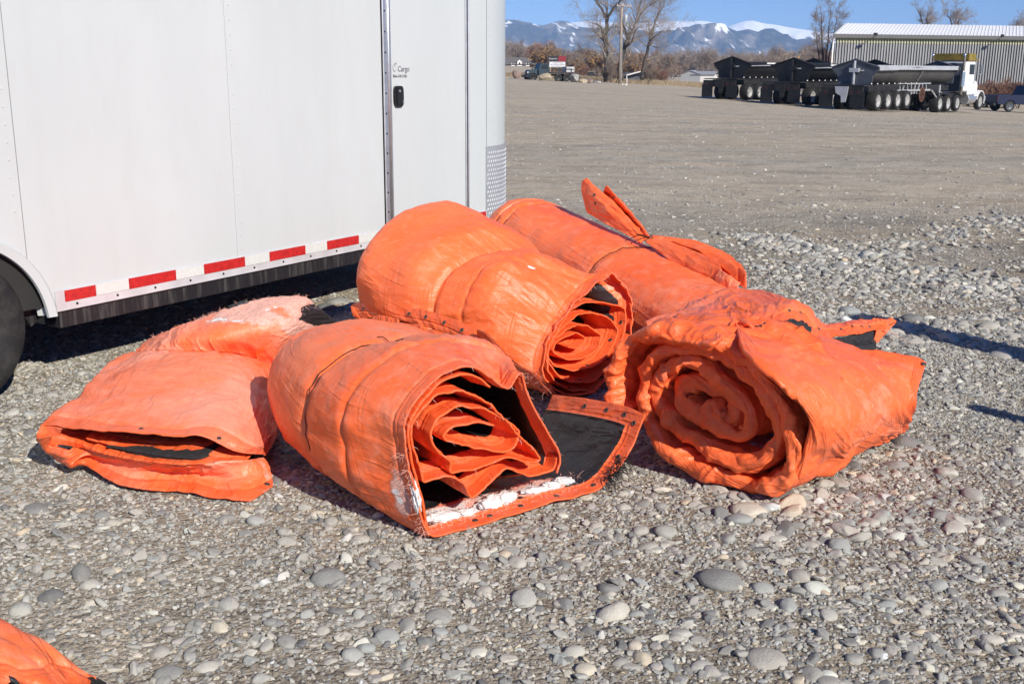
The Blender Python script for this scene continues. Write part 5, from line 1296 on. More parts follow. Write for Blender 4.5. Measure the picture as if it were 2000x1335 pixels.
def tree_from(name, base, stems, label, cat='tree', group=None, seed=0, twig=M_TWIG, bark=M_BARK, maxl=3, L2=2.9, extra=0, leaves=None):
    """stems: list of (points relative to base, radii); twigs grow along the upper parts"""
    rs = np.random.default_rng(seed); t = empty(name, tuple(base), label, cat, group); out = {k: [] for k in range(10)}
    base = np.asarray(base, float)
    b = MB()
    for (P, r) in stems:
        C = catmull(np.array(P, float), 26); R = np.interp(np.linspace(0, 1, 26), np.linspace(0, 1, len(r)), r)
        C = C + np.stack([.06 * perlin(np.arange(26) * .45, np.full(26, seed + 1.5)), .06 * perlin(np.arange(26) * .45, np.full(26, seed + 7.5)), np.zeros(26)], -1) * R.max() * 5
        b.tube(C + base, R, 8)
        for k in range(6, 26):
            T = C[k] - C[k - 1]; T /= np.linalg.norm(T)
            for _ in range(1 + (k > 14) + extra):
                if rs.random() < .42: continue
                dd = T * .55 + rs.normal(0, .7, 3); dd /= np.linalg.norm(dd)
                grow(C[k] + base, dd, L2 * rs.uniform(.45, 1.1) * (1.15 - .5 * k / 26), R[k] * .45, 1, out, rs, maxl=maxl, minr=.006, nb=(2, 3))
        T = C[-1] - C[-3]; T /= np.linalg.norm(T); grow(C[-1] + base, T, L2 * .9, R[-1], 1, out, rs, maxl=maxl, minr=.010)
    b.build('trunk', bark, t, smooth=True)
    V, F = seg_mesh(sum((out[k] for k in out if out[k]), [])); mesh_np('crown', V, F, twig, t, smooth=False)
    return t
def rel(base, pts, Y):                        # photo positions -> offsets from base on an upright plane at distance Y
    out = []
    for (x, y, dy) in pts: out.append(gy(x, y, Y + dy) - base)
    return out
b1 = at(1186, 150)
tree_from('bare_cottonwood', b1, [(rel(b1, [(1186, 156, 0), (1185, 125, 0), (1184, 95, .3), (1183, 70, .3), (1186, 38, .2)], 150), (.50, .40, .32, .28, .22)),
    (rel(b1, [(1186, 40, .2), (1176, 20, 1), (1165, 2, 2), (1158, -22, 2), (1155, -45, 2)], 150), (.21, .17, .14, .10, .05)),
    (rel(b1, [(1186, 40, .2), (1193, 24, -.5), (1204, 10, -1), (1216, -6, -1.5), (1222, -40, -2)], 150), (.19, .16, .13, .10, .05)),
    (rel(b1, [(1184, 95, .3), (1177, 68, -1), (1174, 55, -1.5), (1166, 48, -2), (1155, 45, -2)], 150), (.16, .12, .09, .06, .03))], 'leftmost big bare cottonwood with a thick dark forked trunk', 'tree', 'big bare cottonwoods at the far edge of the lot', 51)
b2 = at(1213, 153)
tree_from('bare_cottonwood', b2, [(rel(b2, [(1211, 156, 0), (1212, 125, 0), (1218, 98, 0), (1226, 80, 0), (1234, 62, .5)], 153), (.42, .34, .30, .26, .20)),
    (rel(b2, [(1234, 62, .5), (1244, 42, 1), (1254, 24, 1.5), (1268, 12, 2), (1284, 2, 2)], 153), (.19, .15, .12, .09, .05)),
    (rel(b2, [(1226, 80, 0), (1222, 60, -1), (1217, 48, -2), (1213, 30, -2), (1215, 8, -2)], 153), (.15, .12, .10, .07, .04)),
    (rel(b2, [(1222, 92, 0), (1234, 80, -1.5), (1240, 62, -2), (1246, 56, -2.2), (1252, 54, -2.4)], 153), (.17, .13, .10, .06, .03)),
    (rel(b2, [(1244, 42, 1), (1246, 22, 1), (1252, 4, 1), (1258, -25, 1)], 153), (.12, .10, .08, .04))], 'middle bare cottonwood leaning right behind the utility pole', 'tree', 'big bare cottonwoods at the far edge of the lot', 52)
b3 = at(1256, 156)
tree_from('bare_cottonwood', b3, [(rel(b3, [(1254, 156, 0), (1258, 128, 0), (1264, 104, 0), (1268, 84, 0), (1276, 58, .5), (1280, 42, 1)], 156), (.34, .28, .22, .19, .15, .11)),
    (rel(b3, [(1280, 42, 1), (1286, 28, 1), (1295, 14, 1), (1300, -4, 1)], 156), (.10, .08, .06, .03)),
    (rel(b3, [(1268, 84, 0), (1276, 74, -1), (1286, 66, -1.5), (1296, 60, -2)], 156), (.10, .08, .06, .03))], 'slimmer bare cottonwood right of the utility pole with pale twigs', 'tree', 'big bare cottonwoods at the far edge of the lot', 53)
b4 = at(1610, 122)
tree_from('bare_poplar', b4, [(rel(b4, [(1608, 190, 0), (1608, 130, 0), (1606, 90, 0), (1605, 55, 0), (1604, 26, 0)], 122), (.14, .12, .09, .06, .03)), (rel(b4, [(1612, 190, 0), (1613, 120, .5), (1617, 80, .8), (1620, 45, 1), (1623, 16, 1)], 122), (.12, .10, .08, .05, .02)),
    (rel(b4, [(1615, 190, 0), (1618, 120, -.5), (1626, 80, -.8), (1632, 50, -1), (1635, 30, -1)], 122), (.10, .08, .06, .04, .02)), (rel(b4, [(1604, 190, 0), (1600, 120, -.5), (1596, 85, -.8), (1594, 60, -1)], 122), (.10, .08, .05, .02))], 'tall thin multi-stemmed bare tree at the left end of the metal building', 'tree', None, 54, M_TWIGB, maxl=3, L2=1.5)
for k, (px, top, Y, lab) in enumerate(((1810, 22, 160, 'left bare tree showing above the roof of the metal building'), (1866, 24, 165, 'right bare tree showing above the roof of the metal building'), (1990, 50, 170, 'small treetop above the metal building roof at the right picture edge'))):
    bb = at(px, Y); w = 14 if k < 2 else 10
    tree_from('bare_tree', bb, [(rel(bb, [(px, 180, 0), (px - 1, 100, 0), (px - 3, 65, 0), (px - w * .6, (top + 65) / 2, 0), (px - w, top + 6, 0)], Y), (.28, .2, .16, .10, .04)), (rel(bb, [(px, 100, 0), (px + 2, 62, 1), (px + w * .5, (top + 55) / 2, 1), (px + w * 1.3, top + 14, 1)], Y), (.18, .15, .10, .03)), (rel(bb, [(px, 100, 0), (px, 60, -1), (px + 1, top + 14, -1), (px + 2, top + 2, -1)], Y), (.16, .12, .08, .03))], lab, 'tree', 'bare trees behind the metal building', 60 + k, maxl=3, L2=1.6)
# tree line: bushy bare trees, five shapes reused
def bushy(seed, h, w, twig, leaf=0):
    rs = np.random.default_rng(seed); out = {k: [] for k in range(10)}
    for s in range(rs.integers(4, 7)):
        d = np.array([rs.normal(0, w * .35), rs.normal(0, w * .3), 1.0]); d /= np.linalg.norm(d)
        grow(np.array([rs.normal(0, .25), rs.normal(0, .25), 0]), d, h * rs.uniform(.38, .5), .10, 0, out, rs, spread=.6, up=.10, ratio=.60, nb=(2, 4), maxl=4, minr=.014)
    top_ = max(x[5] for x in out[2] + out[3]); kz = h / np.percentile([x[5] for x in out[2] + out[3]], 96)
    for l_ in out: out[l_] = [(a * kz ** .5, b * kz ** .5, c * kz, d * kz ** .5, e * kz ** .5, f * kz, g, i_) for a, b, c, d, e, f, g, i_ in out[l_]]
    tr = seg_mesh(out[0]); cr = seg_mesh(out[1] + out[2] + out[3] + out[4]); lf = None
    if leaf:
        E = np.array([s[3:6] for s in out[2] + out[3]]); E = E[rs.integers(len(E), size=leaf)] + rs.normal(0, .22, (leaf, 3))
        a = rs.normal(0, .13, (leaf, 3)); c = rs.normal(0, .13, (leaf, 3)); V = np.stack([E - a, E + c, E + a, E - c], 1).reshape(-1, 3); lf = (V, np.arange(leaf * 4).reshape(-1, 4))
    return tr, cr, lf
PROTO = []
for k, (h, w, tw, lf, lab) in enumerate(((6.5, 1.0, M_TWIGB, 0, 'brown bushy leafless tree in the distant tree line'), (5.2, 1.2, M_TWIG, 0, 'pale grey leafless tree in the distant tree line'), (4.2, 1.4, M_TWIGR, 0, 'low russet leafless shrub in the distant tree line'), (5.6, 1.0, M_TWIGB, 1500, 'ochre leaved autumn tree in the distant tree line'), (6.0, 1.1, M_TWIG, 300, 'thinly leaved greyish tree in the distant tree line'))):
    for rep in range(2):
        tr, cr, lfm = bushy(300 + k * 7 + rep, h, w, tw, lf)
        r = empty('treeline_tree', (0, 0, 0), lab, 'tree', lab.replace(' in the distant tree line', 's of the far tree line'))
        mesh_np('trunk', *tr, M_BARK, r, smooth=False); mesh_np('crown', *cr, tw, r, smooth=False)
        if lfm: mesh_np('foliage', *lfm, M_LEAFY, r, smooth=False)
        PROTO.append([r, False])
rs = np.random.default_rng(77)
def place_tree(kind, px, Y, s):
    p = PROTO[kind * 2 + int(rs.integers(2))]
    o = p[0] if not p[1] else dup(p[0]); p[1] = True
    P = at(px, Y); o.location = tuple(P - [0, 0, .15]); o.scale = (s * rs.uniform(.9, 1.3), s * rs.uniform(.9, 1.2), s); o.rotation_euler = (0, 0, rs.uniform(0, 6.28))
for k in range(10): place_tree(k // 2, 1062 + 26 * k, 300 + 10 * (k % 3), 1.05)
for px in np.concatenate([np.arange(740, 955, 13), np.arange(960, 1700, 7.5)]):
    Y = rs.uniform(235, 420); kk = rs.choice([0, 0, 1, 1, 2, 4], p=[.2, .2, .2, .2, .05, .15])
    if px < 1053 or 1318 < px < 1410: Y = rs.uniform(440, 540)
    hpx = np.interp(px, [960, 1100, 1200, 1300, 1420, 1500, 1600, 1700], [42, 45, 42, 40, 45, 52, 55, 55]) * rs.uniform(.72, 1.12)
    place_tree(int(kk), px + rs.normal(0, 3), Y, hpx / 2167 * Y / (6.5, 5.2, 4.2, 5.6, 6)[int(kk)])
for (px, Y, hp) in ((1066, 260, 46), (1082, 265, 48), (1092, 258, 44), (1122, 240, 30), (1128, 236, 26), (1168, 250, 45), (1228, 230, 40), (1234, 226, 34), (1060, 290, 40), (1440, 300, 34)):
    place_tree(3, px, Y, hp / 2167 * Y / 5.6)
for (px, Y, hp) in ((1108, 205, 18), (1116, 200, 15), (1140, 215, 22), (1262, 200, 24), (1284, 205, 26), (1300, 210, 22), (1195, 190, 14), (1545, 200, 30), (1575, 190, 34), (1595, 150, 40), (1590, 180, 44)):
    place_tree(2, px, Y, hp / 2167 * Y / 4.2)
for (px, Y, hp) in ((1191, 149, 34), (1180, 152, 28), (1266, 157, 36), (1273, 158, 26), (1199, 157, 26)): place_tree(0, px, Y, hp / 2167 * Y / 6.5)
# far wood behind, one mass
def far_wood():
    rs = np.random.default_rng(5); V = []; n = 26000
    px = rs.uniform(700, 2400, n); Y = rs.uniform(430, 800, n); x = (px - 1000) / 2167 * Y
    h = np.abs(rs.normal(0, 1, n)) ** .6 * 5.5 * (1 + .4 * perlin(px * .03, Y * .01, 3)); z = terr(x, Y) + h
    d = rs.normal(0, .5, (n, 3)); d[:, 2] = np.abs(d[:, 2]) + .8; L = rs.uniform(.8, 2.2, n); r = .035
    S = np.concatenate([np.stack([x, Y, z - .5], -1), np.stack([x, Y, z - .5], -1) + d * L[:, None], np.full((n, 1), r * 1.4), np.full((n, 1), r * .6)], 1)
    Vv, F = seg_mesh(S); o = mesh_np('distant_woodland', Vv, F, M_TWIGB, smooth=False, kind='stuff'); o['label'] = 'brown leafless far-off woodland below the mountains'; o['category'] = 'woodland'
far_wood()
def grass_strip():
    rs = np.random.default_rng(9); n = 9000
    px = rs.uniform(985, 1420, n); Y = rs.uniform(150, 215, n) ; x = (px - 1000) / 2167 * Y
    keep = rs.random(n) < .35 + .65 * (perlin(x * .12, Y * .06, 8) > 0); x, Y = x[keep], Y[keep]; n = len(x)
    z = terr(x, Y); d = rs.normal(0, .25, (n, 3)); d[:, 2] = 1; L = rs.uniform(.15, .65, n)
    S = np.concatenate([np.stack([x, Y, z], -1), np.stack([x, Y, z], -1) + d * L[:, None], np.full((n, 1), .05), np.full((n, 1), .015)], 1)
    V, F = seg_mesh(S); o = mesh_np('dry_grass', V, F, M_GRASS, smooth=False, kind='stuff'); o['label'] = 'dry tan grass and weeds along the far edge of the lot'; o['category'] = 'grass'
grass_strip()
# ------------------------------------------------------------------ boulders
def mat_boulder(name, a, b_):
    t = NT(name); c = t.coord(); n = t.noise(c, 1.6, 6, .65)
    return t.set(color=t.mix(t.ramp(n, [(.35, 0), (.65, 1)]), a, b_), rough=.9, normal=t.bump(t.noise(c, 4, 6, .7), .7, .15))
MBO = [mat_boulder('pinkish_boulder', (.20, .14, .115), (.33, .25, .21)), mat_boulder('tan_boulder', (.30, .25, .17), (.46, .40, .29)), mat_boulder('grey_boulder', (.22, .22, .22), (.44, .43, .41))]
def boulder(px, Y, w, h, m, seed, label):
    rs = np.random.default_rng(seed); bm = bmesh.new(); bmesh.ops.create_icosphere(bm, subdivisions=3, radius=1)
    pn = [(lambda v: v / np.linalg.norm(v))(rs.normal(size=3)) for _ in range(9)]; of = [rs.uniform(.55, .85) for _ in pn]
    V = []
    for v in bm.verts:
        p = np.array(v.co)
        for q_, o in zip(pn, of):
            d = p @ q_ - o
            if d > 0: p = p - q_ * d
        V.append(p * (1 + .08 * float(perlin(p[0] * 2 + seed, p[1] * 2 + p[2]))))
    F = [tuple(v.index for v in f.verts) for f in bm.faces]; bm.free(); V = np.array(V)
    V = (V - [0, 0, V[:, 2].min() * .8]) * [w / 2 / .8, w / 2 / .85, h / 1.5]; P = at(px, Y)
    o = mesh_np('boulder', V, F, m, smooth=False); o.location = tuple(P - [0, 0, .05]); tag(o, label, 'boulder', 'boulders along the far edge of the lot')
boulder(1008, 136, 1.05, .95, MBO[0], 1, 'pinkish brown boulder, leftmost, nearest the white trailer')
boulder(1065, 130, 1.25, .80, MBO[1], 2, 'tan flat boulder in front of the old dark flatbed truck')
boulder(1122, 132, 1.15, .95, MBO[2], 3, 'largest grey boulder just right of the old flatbed truck')
boulder(1138, 130, .95, .55, MBO[1], 4, 'low pale tan boulder against the large grey one')
boulder(1152, 131, .75, .55, MBO[0], 5, 'small dusky pink boulder right of the low tan one')
boulder(1166, 133, .95, .30, MBO[2], 6, 'flat low pale rock at the right end of the boulder row')
# ------------------------------------------------------------------ utility pole
M_POLE = simple('weathered_pole_wood', (.33, .27, .22), .9, var=.25, scale=3)
M_GREY = simple('grey_painted_metal', (.42, .43, .44), .5, .3)
M_WHITEP = simple('white_paint', (.74, .74, .72), .6)
M_BLK = simple('black_gloss_paint', (.010, .010, .011), .45, var=.4)
M_BLK2 = simple('black_steel', (.016, .015, .015), .6, var=.6, scale=2)
M_CHROME = simple('chrome', (.75, .76, .78), .18, 1.0)
M_GLASS = simple('dark_glass', (.02, .025, .03), .08)
M_REDL = simple('red_lamp_lens', (.09, .008, .01), .3)
M_WRIM = simple('dusty_alloy_rim', (.36, .36, .35), .5, .15, var=.2, scale=5)
M_GREYP = simple('grey_plate_paint', (.075, .085, .105), .5, var=.3, scale=2)
M_SILVERP = simple('silver_trailer_rail', (.55, .56, .58), .4, .4, var=.15, scale=2)
P = at(1211, 142); up_ = empty('utility_pole', tuple(P), 'wooden utility pole with crossarm and grey transformer among the bare trees', 'utility pole')
H = 9.85
b = MB(); b.tube([P + [0, 0, -.1], P + [0, 0, H * .5], P + [0, 0, H]], [.20, .17, .14], 10); b.build('pole', M_POLE, up_, smooth=True)
b = MB(); b.box(P + [.25, -.15, H - .35], (2.0, .10, .13), rz=.25); b.build('crossarm', M_POLE, up_)
for dx in (-.62, .15, .75, 1.1):
    b = MB(); b.lathe([(.03, 0), (.055, .05), (.03, .10), (.05, .15), (.0001, .2)], P + [dx, -.15 + .25 * (dx - .25), H - .29], 'z', 8); b.build('insulator', M_WHITEP, up_)
b = MB(); b.lathe([(.24, 0), (.26, .05), (.26, .75), (.22, .85), (.0001, .9)], P + [.48, -.25, H - 2.3], 'z', 14); b.build('transformer', M_GREY, up_, auto=30)
b = MB(); b.tube([P + [.16, -.16, .2], P + [.16, -.16, 6.5]], .04, 6); b.build('conduit', M_GREY, up_)
P = at(1225, 128); st = empty('marker_post', tuple(P), 'short white marker post with a bent base right of the utility pole', 'post')
b = MB(); b.tube([P, P + [0, 0, .75]], .05, 6); b.build('post', M_WHITEP, st); b = MB(); b.tube(catmull([P + [0, 0, .06], P + [-.2, -.1, .05], P + [-.4, .1, .12], P + [-.55, 0, .05]], 12), .05, 6); b.build('bent_pipe', M_WHITEP, st)
# ------------------------------------------------------------------ sign board
P = at(1089, 146); sg = empty('sign_board', tuple(P), 'black, red and white equipment sign board standing behind the old flatbed truck', 'sign')
SM = Matrix.Translation(Vector(P)) @ Matrix.Rotation(.03, 4, 'Z')
M_SIGNK = simple('sign_black', (.02, .02, .022), .5); M_SIGNR = simple('sign_red', (.24, .012, .022), .5); M_SIGNW = simple('sign_white', (.62, .63, .66), .6)
zb = 1.62
for x in (-.95, .95):
    b = MB(SM); b.box((x, .06, (zb + 1.5) / 2), (.1, .1, zb + 1.5)); b.build('sign_post', M_POLE, sg)
b = MB(SM); b.box((-.05, 0, zb + 1.08), (2.22, .05, .72)); b.build('header_panel', M_SIGNK, sg)
b = MB(SM); b.box((.56, -.03, zb + 1.08), (.96, .02, .66)); b.build('red_panel', M_SIGNR, sg)
b = MB(SM); b.box((-.05, 0, zb + .36), (2.10, .05, .68)); wp = b.build('message_panel', M_SIGNW, sg)
text_obj('Equipment', .27, -1.12, zb + 1.02, M_SIGNW, sg, M=SM, yoff=-.03, xs=.88)
b = MB(SM)
for z, runs in ((zb + .55, ((-.6, .1), (.2, .7))), (zb + .33, ((-.95, -.6), (-.5, .05), (.15, .75), (.8, .9))), (zb + .12, ((-.8, -.3), (-.2, .5)))):
    for x0, x1 in runs:
        x = x0
        while x < x1: b.box((x, -.028, z), (.045, .004, .10)); x += .075
o = b.build('small_print', M_INK, wp); o['kind'] = 'stuff'
# ------------------------------------------------------------------ vehicles: a shared wheel
def vwheel(parent, M, c, R, W, rim_m, hub=.62, dual=False):
    """wheel in the vehicle's frame, axle along local y; the outer face points to -y"""
    b = MB(M); w = b.lathe([(R * .16, -W * .30), (R * .18, W * .1), (.0001, W * .1)], c, 'y', 12).build('wheel', rim_m, parent, auto=30)
    b = MB(M); b.lathe([(R * hub, -W * .40), (R * .72, -W * .5), (R * .93, -W * .47), (R, -W * .3), (R, W * .3), (R * .93, W * .47), (R * .7, W * .5), (R * hub, W * .4), (R * hub, -W * .40)], c, 'y', 28, cap=False); b.build('tyre', M_TYRE, w, auto=35)
    b = MB(M); b.lathe([(.0001, -W * .34), (R * .17, -W * .34), (R * .20, -W * .20), (R * .38, -W * .27), (R * .54, -W * .38), (R * (hub + .015), -W * .42), (R * (hub + .01), -W * .30)], c, 'y', 28, cap=False); b.build('rim', rim_m, w, auto=30)
    return w
# ------------------------------------------------------------------ side-dump trailers, parked side by side
HX, HY = .67, .742
def vehicle_matrix(P, hx=HX, hy=HY): return Matrix(((hx, -hy, 0, P[0]), (hy, hx, 0, P[1]), (0, 0, 1, P[2]), (0, 0, 0, 1)))
def side_dump(px, Y, plate_m, rail_m, tub_m, axles, label, L=11.2, grey=False):
    P = at(px, Y); t = empty('side_dump_trailer', tuple(P), label, 'trailer', 'side dump trailers parked side by side'); M = vehicle_matrix(P)
    B_ = lambda: MB(M)
    # x forward from the rear end plate, y to the left, z up
    b = B_(); b.box((L / 2 - .4, -.45, 1.12), (L + 2.2, .12, .34)); b.box((L / 2 - .4, .45, 1.12), (L + 2.2, .12, .34))
    for x in np.arange(-1.2, L, 1.4): b.box((x, 0, 1.12), (.10, .8, .2))
    b.box((-.4, 0, 1.335), (2.0, 2.4, .06)); b.box((-1.46, 0, 1.05), (.10, 2.4, .42)); b.build('chassis', M_BLK2, t)
    b = B_(); b.box((2.0, -1.22, 1.36), (4.3, .06, .10)); b.build('side_rail', rail_m if not grey else M_BLK2, t)
    # tub: a rounded trough
    ns = 15; prof = []
    for k in range(ns):
        a = math.pi * (1 + k / (ns - 1)); prof.append((1.06 * math.cos(a), 2.12 + .80 * math.sin(a)))
    prof = [(-1.22, 2.32)] + prof + [(1.22, 2.32)]
    V = []; F = []
    for x in (0.05, L): V += [(x, p, q) for p, q in prof]
    n = len(prof); F = [(k, k + 1, n + k + 1, n + k) for k in range(n - 1)]
    V2 = [(x, p * .96, q + .04) for x in (.05, L) for p, q in prof]
    b = B_(); b.add(V, F); b.add(V2, [f[::-1] for f in F]); b.build('tub', tub_m, t, auto=30)
    b = B_(); b.box((L / 2, -1.24, 2.30), (L, .08, .24), bev=.01); b.build('top_rail', rail_m, t); b = B_(); b.box((L / 2, 1.24, 2.30), (L, .08, .24), bev=.01); b.build('top_rail', rail_m, t)
    b = B_()
    b.tube([(L * .50, -1.10, 1.55), (L * .56, -1.16, 2.2)], .05, 6); b.build('tub_brace', tub_m, t)
    for xx in (0.0, L + .05):
        b = B_(); b.prism([(-.98, 1.38), (.98, 1.38), (1.02, 1.85), (1.36, 2.20), (1.36, 2.32), (0, 2.72), (-1.36, 2.32), (-1.36, 2.20), (-1.02, 1.85)], 'x', xx - .04, xx + .04)
        ep = b.build('end_plate', plate_m, t)
        b = B_(); b.tube([(xx - .06, -1.36, 2.30), (xx - .06, 0, 2.73), (xx - .06, 1.36, 2.30)], .05, 6); b.build('plate_edge', M_BLK2 if not grey else M_GREYP, ep)
    b = B_(); b.tube([(-.16, 0, 1.4), (-.16, 0, 2.65)], .07, 8); b.box((-.14, 0.0, 2.15), (.18, .55, .22)); b.build('tipping_ram', M_SILVERP if grey else M_BLK, t, auto=30)
    b = B_(); b.tube([(-.10, -.3, 2.12), (.3, -1.25, 2.16), (2.6, -1.28, 2.19)], .035, 6); b.build('hydraulic_line', M_SILVERP, t)
    # rear: mudflaps, lamp bar, hitch plate
    for y in (-.9, .9):
        b = B_(); b.box((-1.47, y, .60), (.03, .80, .80)); b.build('mudflap', M_BLK, t)
    for y in (-.95, -.55, .55, .95):
        b = B_(); b.box((-1.515, y, 1.0), (.03, .12, .08)); b.build('tail_lamp', M_REDL, t)
    b = B_(); b.prism([(-.42, 1.30), (.36, 1.30), (.28, .95), (-.02, .80), (-.06, .45), (-.30, .48), (-.36, .80)], 'x', -1.62, -1.56); b.build('hitch_plate', M_SILVERP if grey else M_BLK2, t)
    for x in axles:
        for y in (-.95, .95):
            vwheel(t, M @ (Matrix.Identity(4) if y < 0 else Matrix.Translation((2 * x, 0, 0)) @ Matrix.Rotation(math.pi, 4, 'Z')), (x, -.95, .52), .52, .56, M_WRIM)
    for k in range(9):
        b = B_(); b.lathe([(.04, 0), (.03, .05), (.0001, .06)], (-.6 + k * .75, -1.24, 1.42), 'z', 6); b.build('marker_lamp', M_WHITEP, t)
    if not grey:
        b = B_(); b.box((1.75 + 1.0, -1.285, 2.33), (1.15, .008, .085)); b.build('nameplate', M_WHITEP, t)
    else:
        b = B_(); b.box((L * .46, -1.285, 2.30), (1.6, .006, .02)); b.box((L * .46, -1.285, 2.35), (.9, .006, .018)); b.box((L * .46, -1.286, 2.30), (.5, .006, .07)); b.build('nameplate', M_INK, t)
        for x in np.arange(4.6, 9.0, .55):
            b = B_(); b.box((x, -.60, 1.20), (.06, .07, .40), ry=.35 if int(x * 10) % 2 else -.35); b.build('truss_bar', M_SILVERP, t)
        b = B_(); b.box((6.7, -.60, 1.02), (4.8, .08, .09)); b.box((6.7, -.60, 1.40), (4.8, .08, .06)); b.build('truss_rail', M_SILVERP, t)
        b = B_(); b.tube([(8.4, -1.0, 1.0), (9.4, -1.05, .40)], .05, 6); b.tube([(9.45, -1.05, 1.3), (9.45, -1.05, .30)], .06, 6); b.build('landing_leg', M_SILVERP, t)
        b = B_(); b.lathe([(.36, -.03), (.44, 0), (.36, .03), (.30, 0), (.36, -.03)], (7.0, -1.0, .78), 'y', 20); b.box((7.0, -1.0, .78), (.05, .05, .75)); b.box((7.0, -1.0, .78), (.75, .05, .05)); b.build('hose_reel', simple('rusty_steel', (.10, .045, .03), .9), t)
    return t
side_dump(1430, 72.5, M_BLK, M_BLK, M_BLK, (.35, 1.65), 'black side dump trailer, leftmost, with white nameplate on its rail')
side_dump(1550, 66.5, M_BLK, M_BLK, M_BLK, (.35, 1.65), 'black side dump trailer between the leftmost one and the grey fronted one')
side_dump(1671, 61, M_GREYP, M_SILVERP, simple('grey_tub_paint', (.06, .058, .058), .5, var=.3, scale=1), (.55, 1.85, 3.15, 4.45), 'grey fronted side dump trailer with silver rail hitched to the white truck', grey=True, L=11.6)
# ------------------------------------------------------------------ white tractor unit
MT = vehicle_matrix(at(1671, 61)); _o = np.array((MT @ Vector((10.2, 0, 0)))); _z = float(terr(_o[0], _o[1]))
PT = np.array([_o[0], _o[1], _z]); MT = vehicle_matrix(PT)
tr = empty('tractor_truck', tuple(PT), 'white conventional cab tractor truck hitched to the silver railed trailer', 'truck')
B_ = lambda: MB(MT)
M_TW = simple('white_truck_paint', (.74, .74, .74), .3, var=.05); M_AMBER = simple('amber_roof_rack', (.20, .145, .02), .6, var=.5, scale=2)
b = B_(); b.box((3.2, -.42, .95), (8.4, .10, .26)); b.box((3.2, .42, .95), (8.4, .10, .26)); b.box((.3, 0, 1.16), (1.2, 1.0, .10)); b.build('chassis', M_BLK2, tr)
b = B_(); b.box((4.0, 0, 2.12), (1.55, 2.2, 1.95), bev=.10); cabp = b.build('cab', M_TW, tr, auto=30)
b = B_(); b.box((3.215, .1, 2.05), (.03, 1.9, 1.75)); b.build('cab_rear_wall', M_GREYP, tr); b = B_(); b.box((3.19, .1, 2.55), (.02, 1.15, .50)); b.build('rear_window', M_GLASS, cabp)
b = B_(); b.box((4.15, -1.11, 2.55), (.85, .02, .62), bev=.005); b.build('side_window', M_GLASS, cabp)
b = B_(); b.box((4.15, -1.105, 1.75), (1.0, .015, 1.5)); dr_ = b.build('door', M_TW, cabp); b = B_(); b.box((3.78, -1.125, 1.9), (.14, .03, .04)); b.build('handle', M_CHROME, dr_)
b = B_(); b.prism([(4.78, 1.2), (6.75, 1.0), (6.80, 1.55), (6.5, 1.80), (4.78, 2.05)], 'y', -.62, .62)
V = np.array(b.V[0]);
b.build('hood', M_TW, tr)
b = B_(); b.box((6.83, 0, 1.35), (.06, 1.0, .85)); b.build('grille', M_CHROME, tr); b = B_(); b.box((6.98, 0, .72), (.16, 2.3, .34), bev=.03); b.build('bumper', M_CHROME, tr)
for s in (-1, 1):
    b = B_(); V = []; F = []; n = 12
    for k in range(n + 1):
        a = math.radians(-15 + 185 * k / n)
        for y in (.62, 1.18): V.append((6.1 + .68 * math.cos(a), s * y, .56 + .68 * math.sin(a)))
        for y in (.62, 1.18): V.append((6.1 + .62 * math.cos(a), s * y, .56 + .62 * math.sin(a)))
    for k in range(n): a = 4 * k; c = a + 4; F += [(a, c, c + 1, a + 1), (a + 2, a + 3, c + 3, c + 2), (a + 1, c + 1, c + 3, a + 3)]
    b.add(V, F); b.box((5.25, s * .95, .92), (.75, .42, .10)); b.build('fender', M_TW, tr)
    b = B_(); b.lathe([(.30, -.62), (.33, -.60), (.33, .60), (.30, .62)], (4.55, s * .88, .72), 'x', 18); b.build('fuel_tank', M_ALU, tr, auto=30)
    b = B_(); b.tube([(3.0, s * 1.0, 1.0), (3.0, s * 1.0, 3.35), (2.93, s * 1.0, 3.5)], .075, 8); b.build('exhaust_stack', M_CHROME, tr, smooth=True)
    b = B_(); b.lathe([(.14, 0), (.14, .9)], (3.0, s * 1.0, 1.5), 'z', 12); b.build('muffler', M_CHROME, tr, auto=30)
    b = B_(); b.lathe([(.10, 0), (.13, .04), (.13, .5), (.08, .56)], (5.05, s * .88, 1.65), 'z', 12); b.build('air_cleaner', M_CHROME, tr, auto=30)
    b = B_(); b.tube([(4.7, s * 1.1, 2.3), (4.85, s * 1.42, 2.3)], .02, 5); b.tube([(4.7, s * 1.1, 2.8), (4.85, s * 1.42, 2.8)], .02, 5); b.box((4.85, s * 1.42, 2.52), (.06, .18, .55)); b.build('mirror', M_CHROME, tr)
    b = B_(); b.lathe([(.09, .0), (.10, .05), (.06, .09), (.0001, .1)], (6.78, s * .72, 1.15), 'x', 12); b.build('headlight', M_WHITEP, tr)
b = B_(); b.box((4.15, 0, 3.16), (1.9, 2.25, .12)); b.box((3.3, 0, 3.30), (.08, 2.3, .44)); b.box((3.9, -1.12, 3.30), (1.2, .06, .44)); b.build('roof_rack', M_AMBER, tr)
for k in range(5):
    b = B_(); b.lathe([(.05, 0), (.04, .08), (.0001, .1)], (4.7, -.8 + .4 * k, 3.24), 'z', 6); b.build('roof_lamp', M_WHITEP, tr)
for x in (-.75, .55):
    for y in (-1, 1): vwheel(tr, MT @ (Matrix.Identity(4) if y < 0 else Matrix.Translation((2 * x, 0, 0)) @ Matrix.Rotation(math.pi, 4, 'Z')), (x, -.92, .52), .52, .58, M_WRIM)
for y in (-1, 1): vwheel(tr, MT @ (Matrix.Identity(4) if y < 0 else Matrix.Translation((2 * 6.1, 0, 0)) @ Matrix.Rotation(math.pi, 4, 'Z')), (6.1, -1.02, .52), .52, .30, M_WRIM)
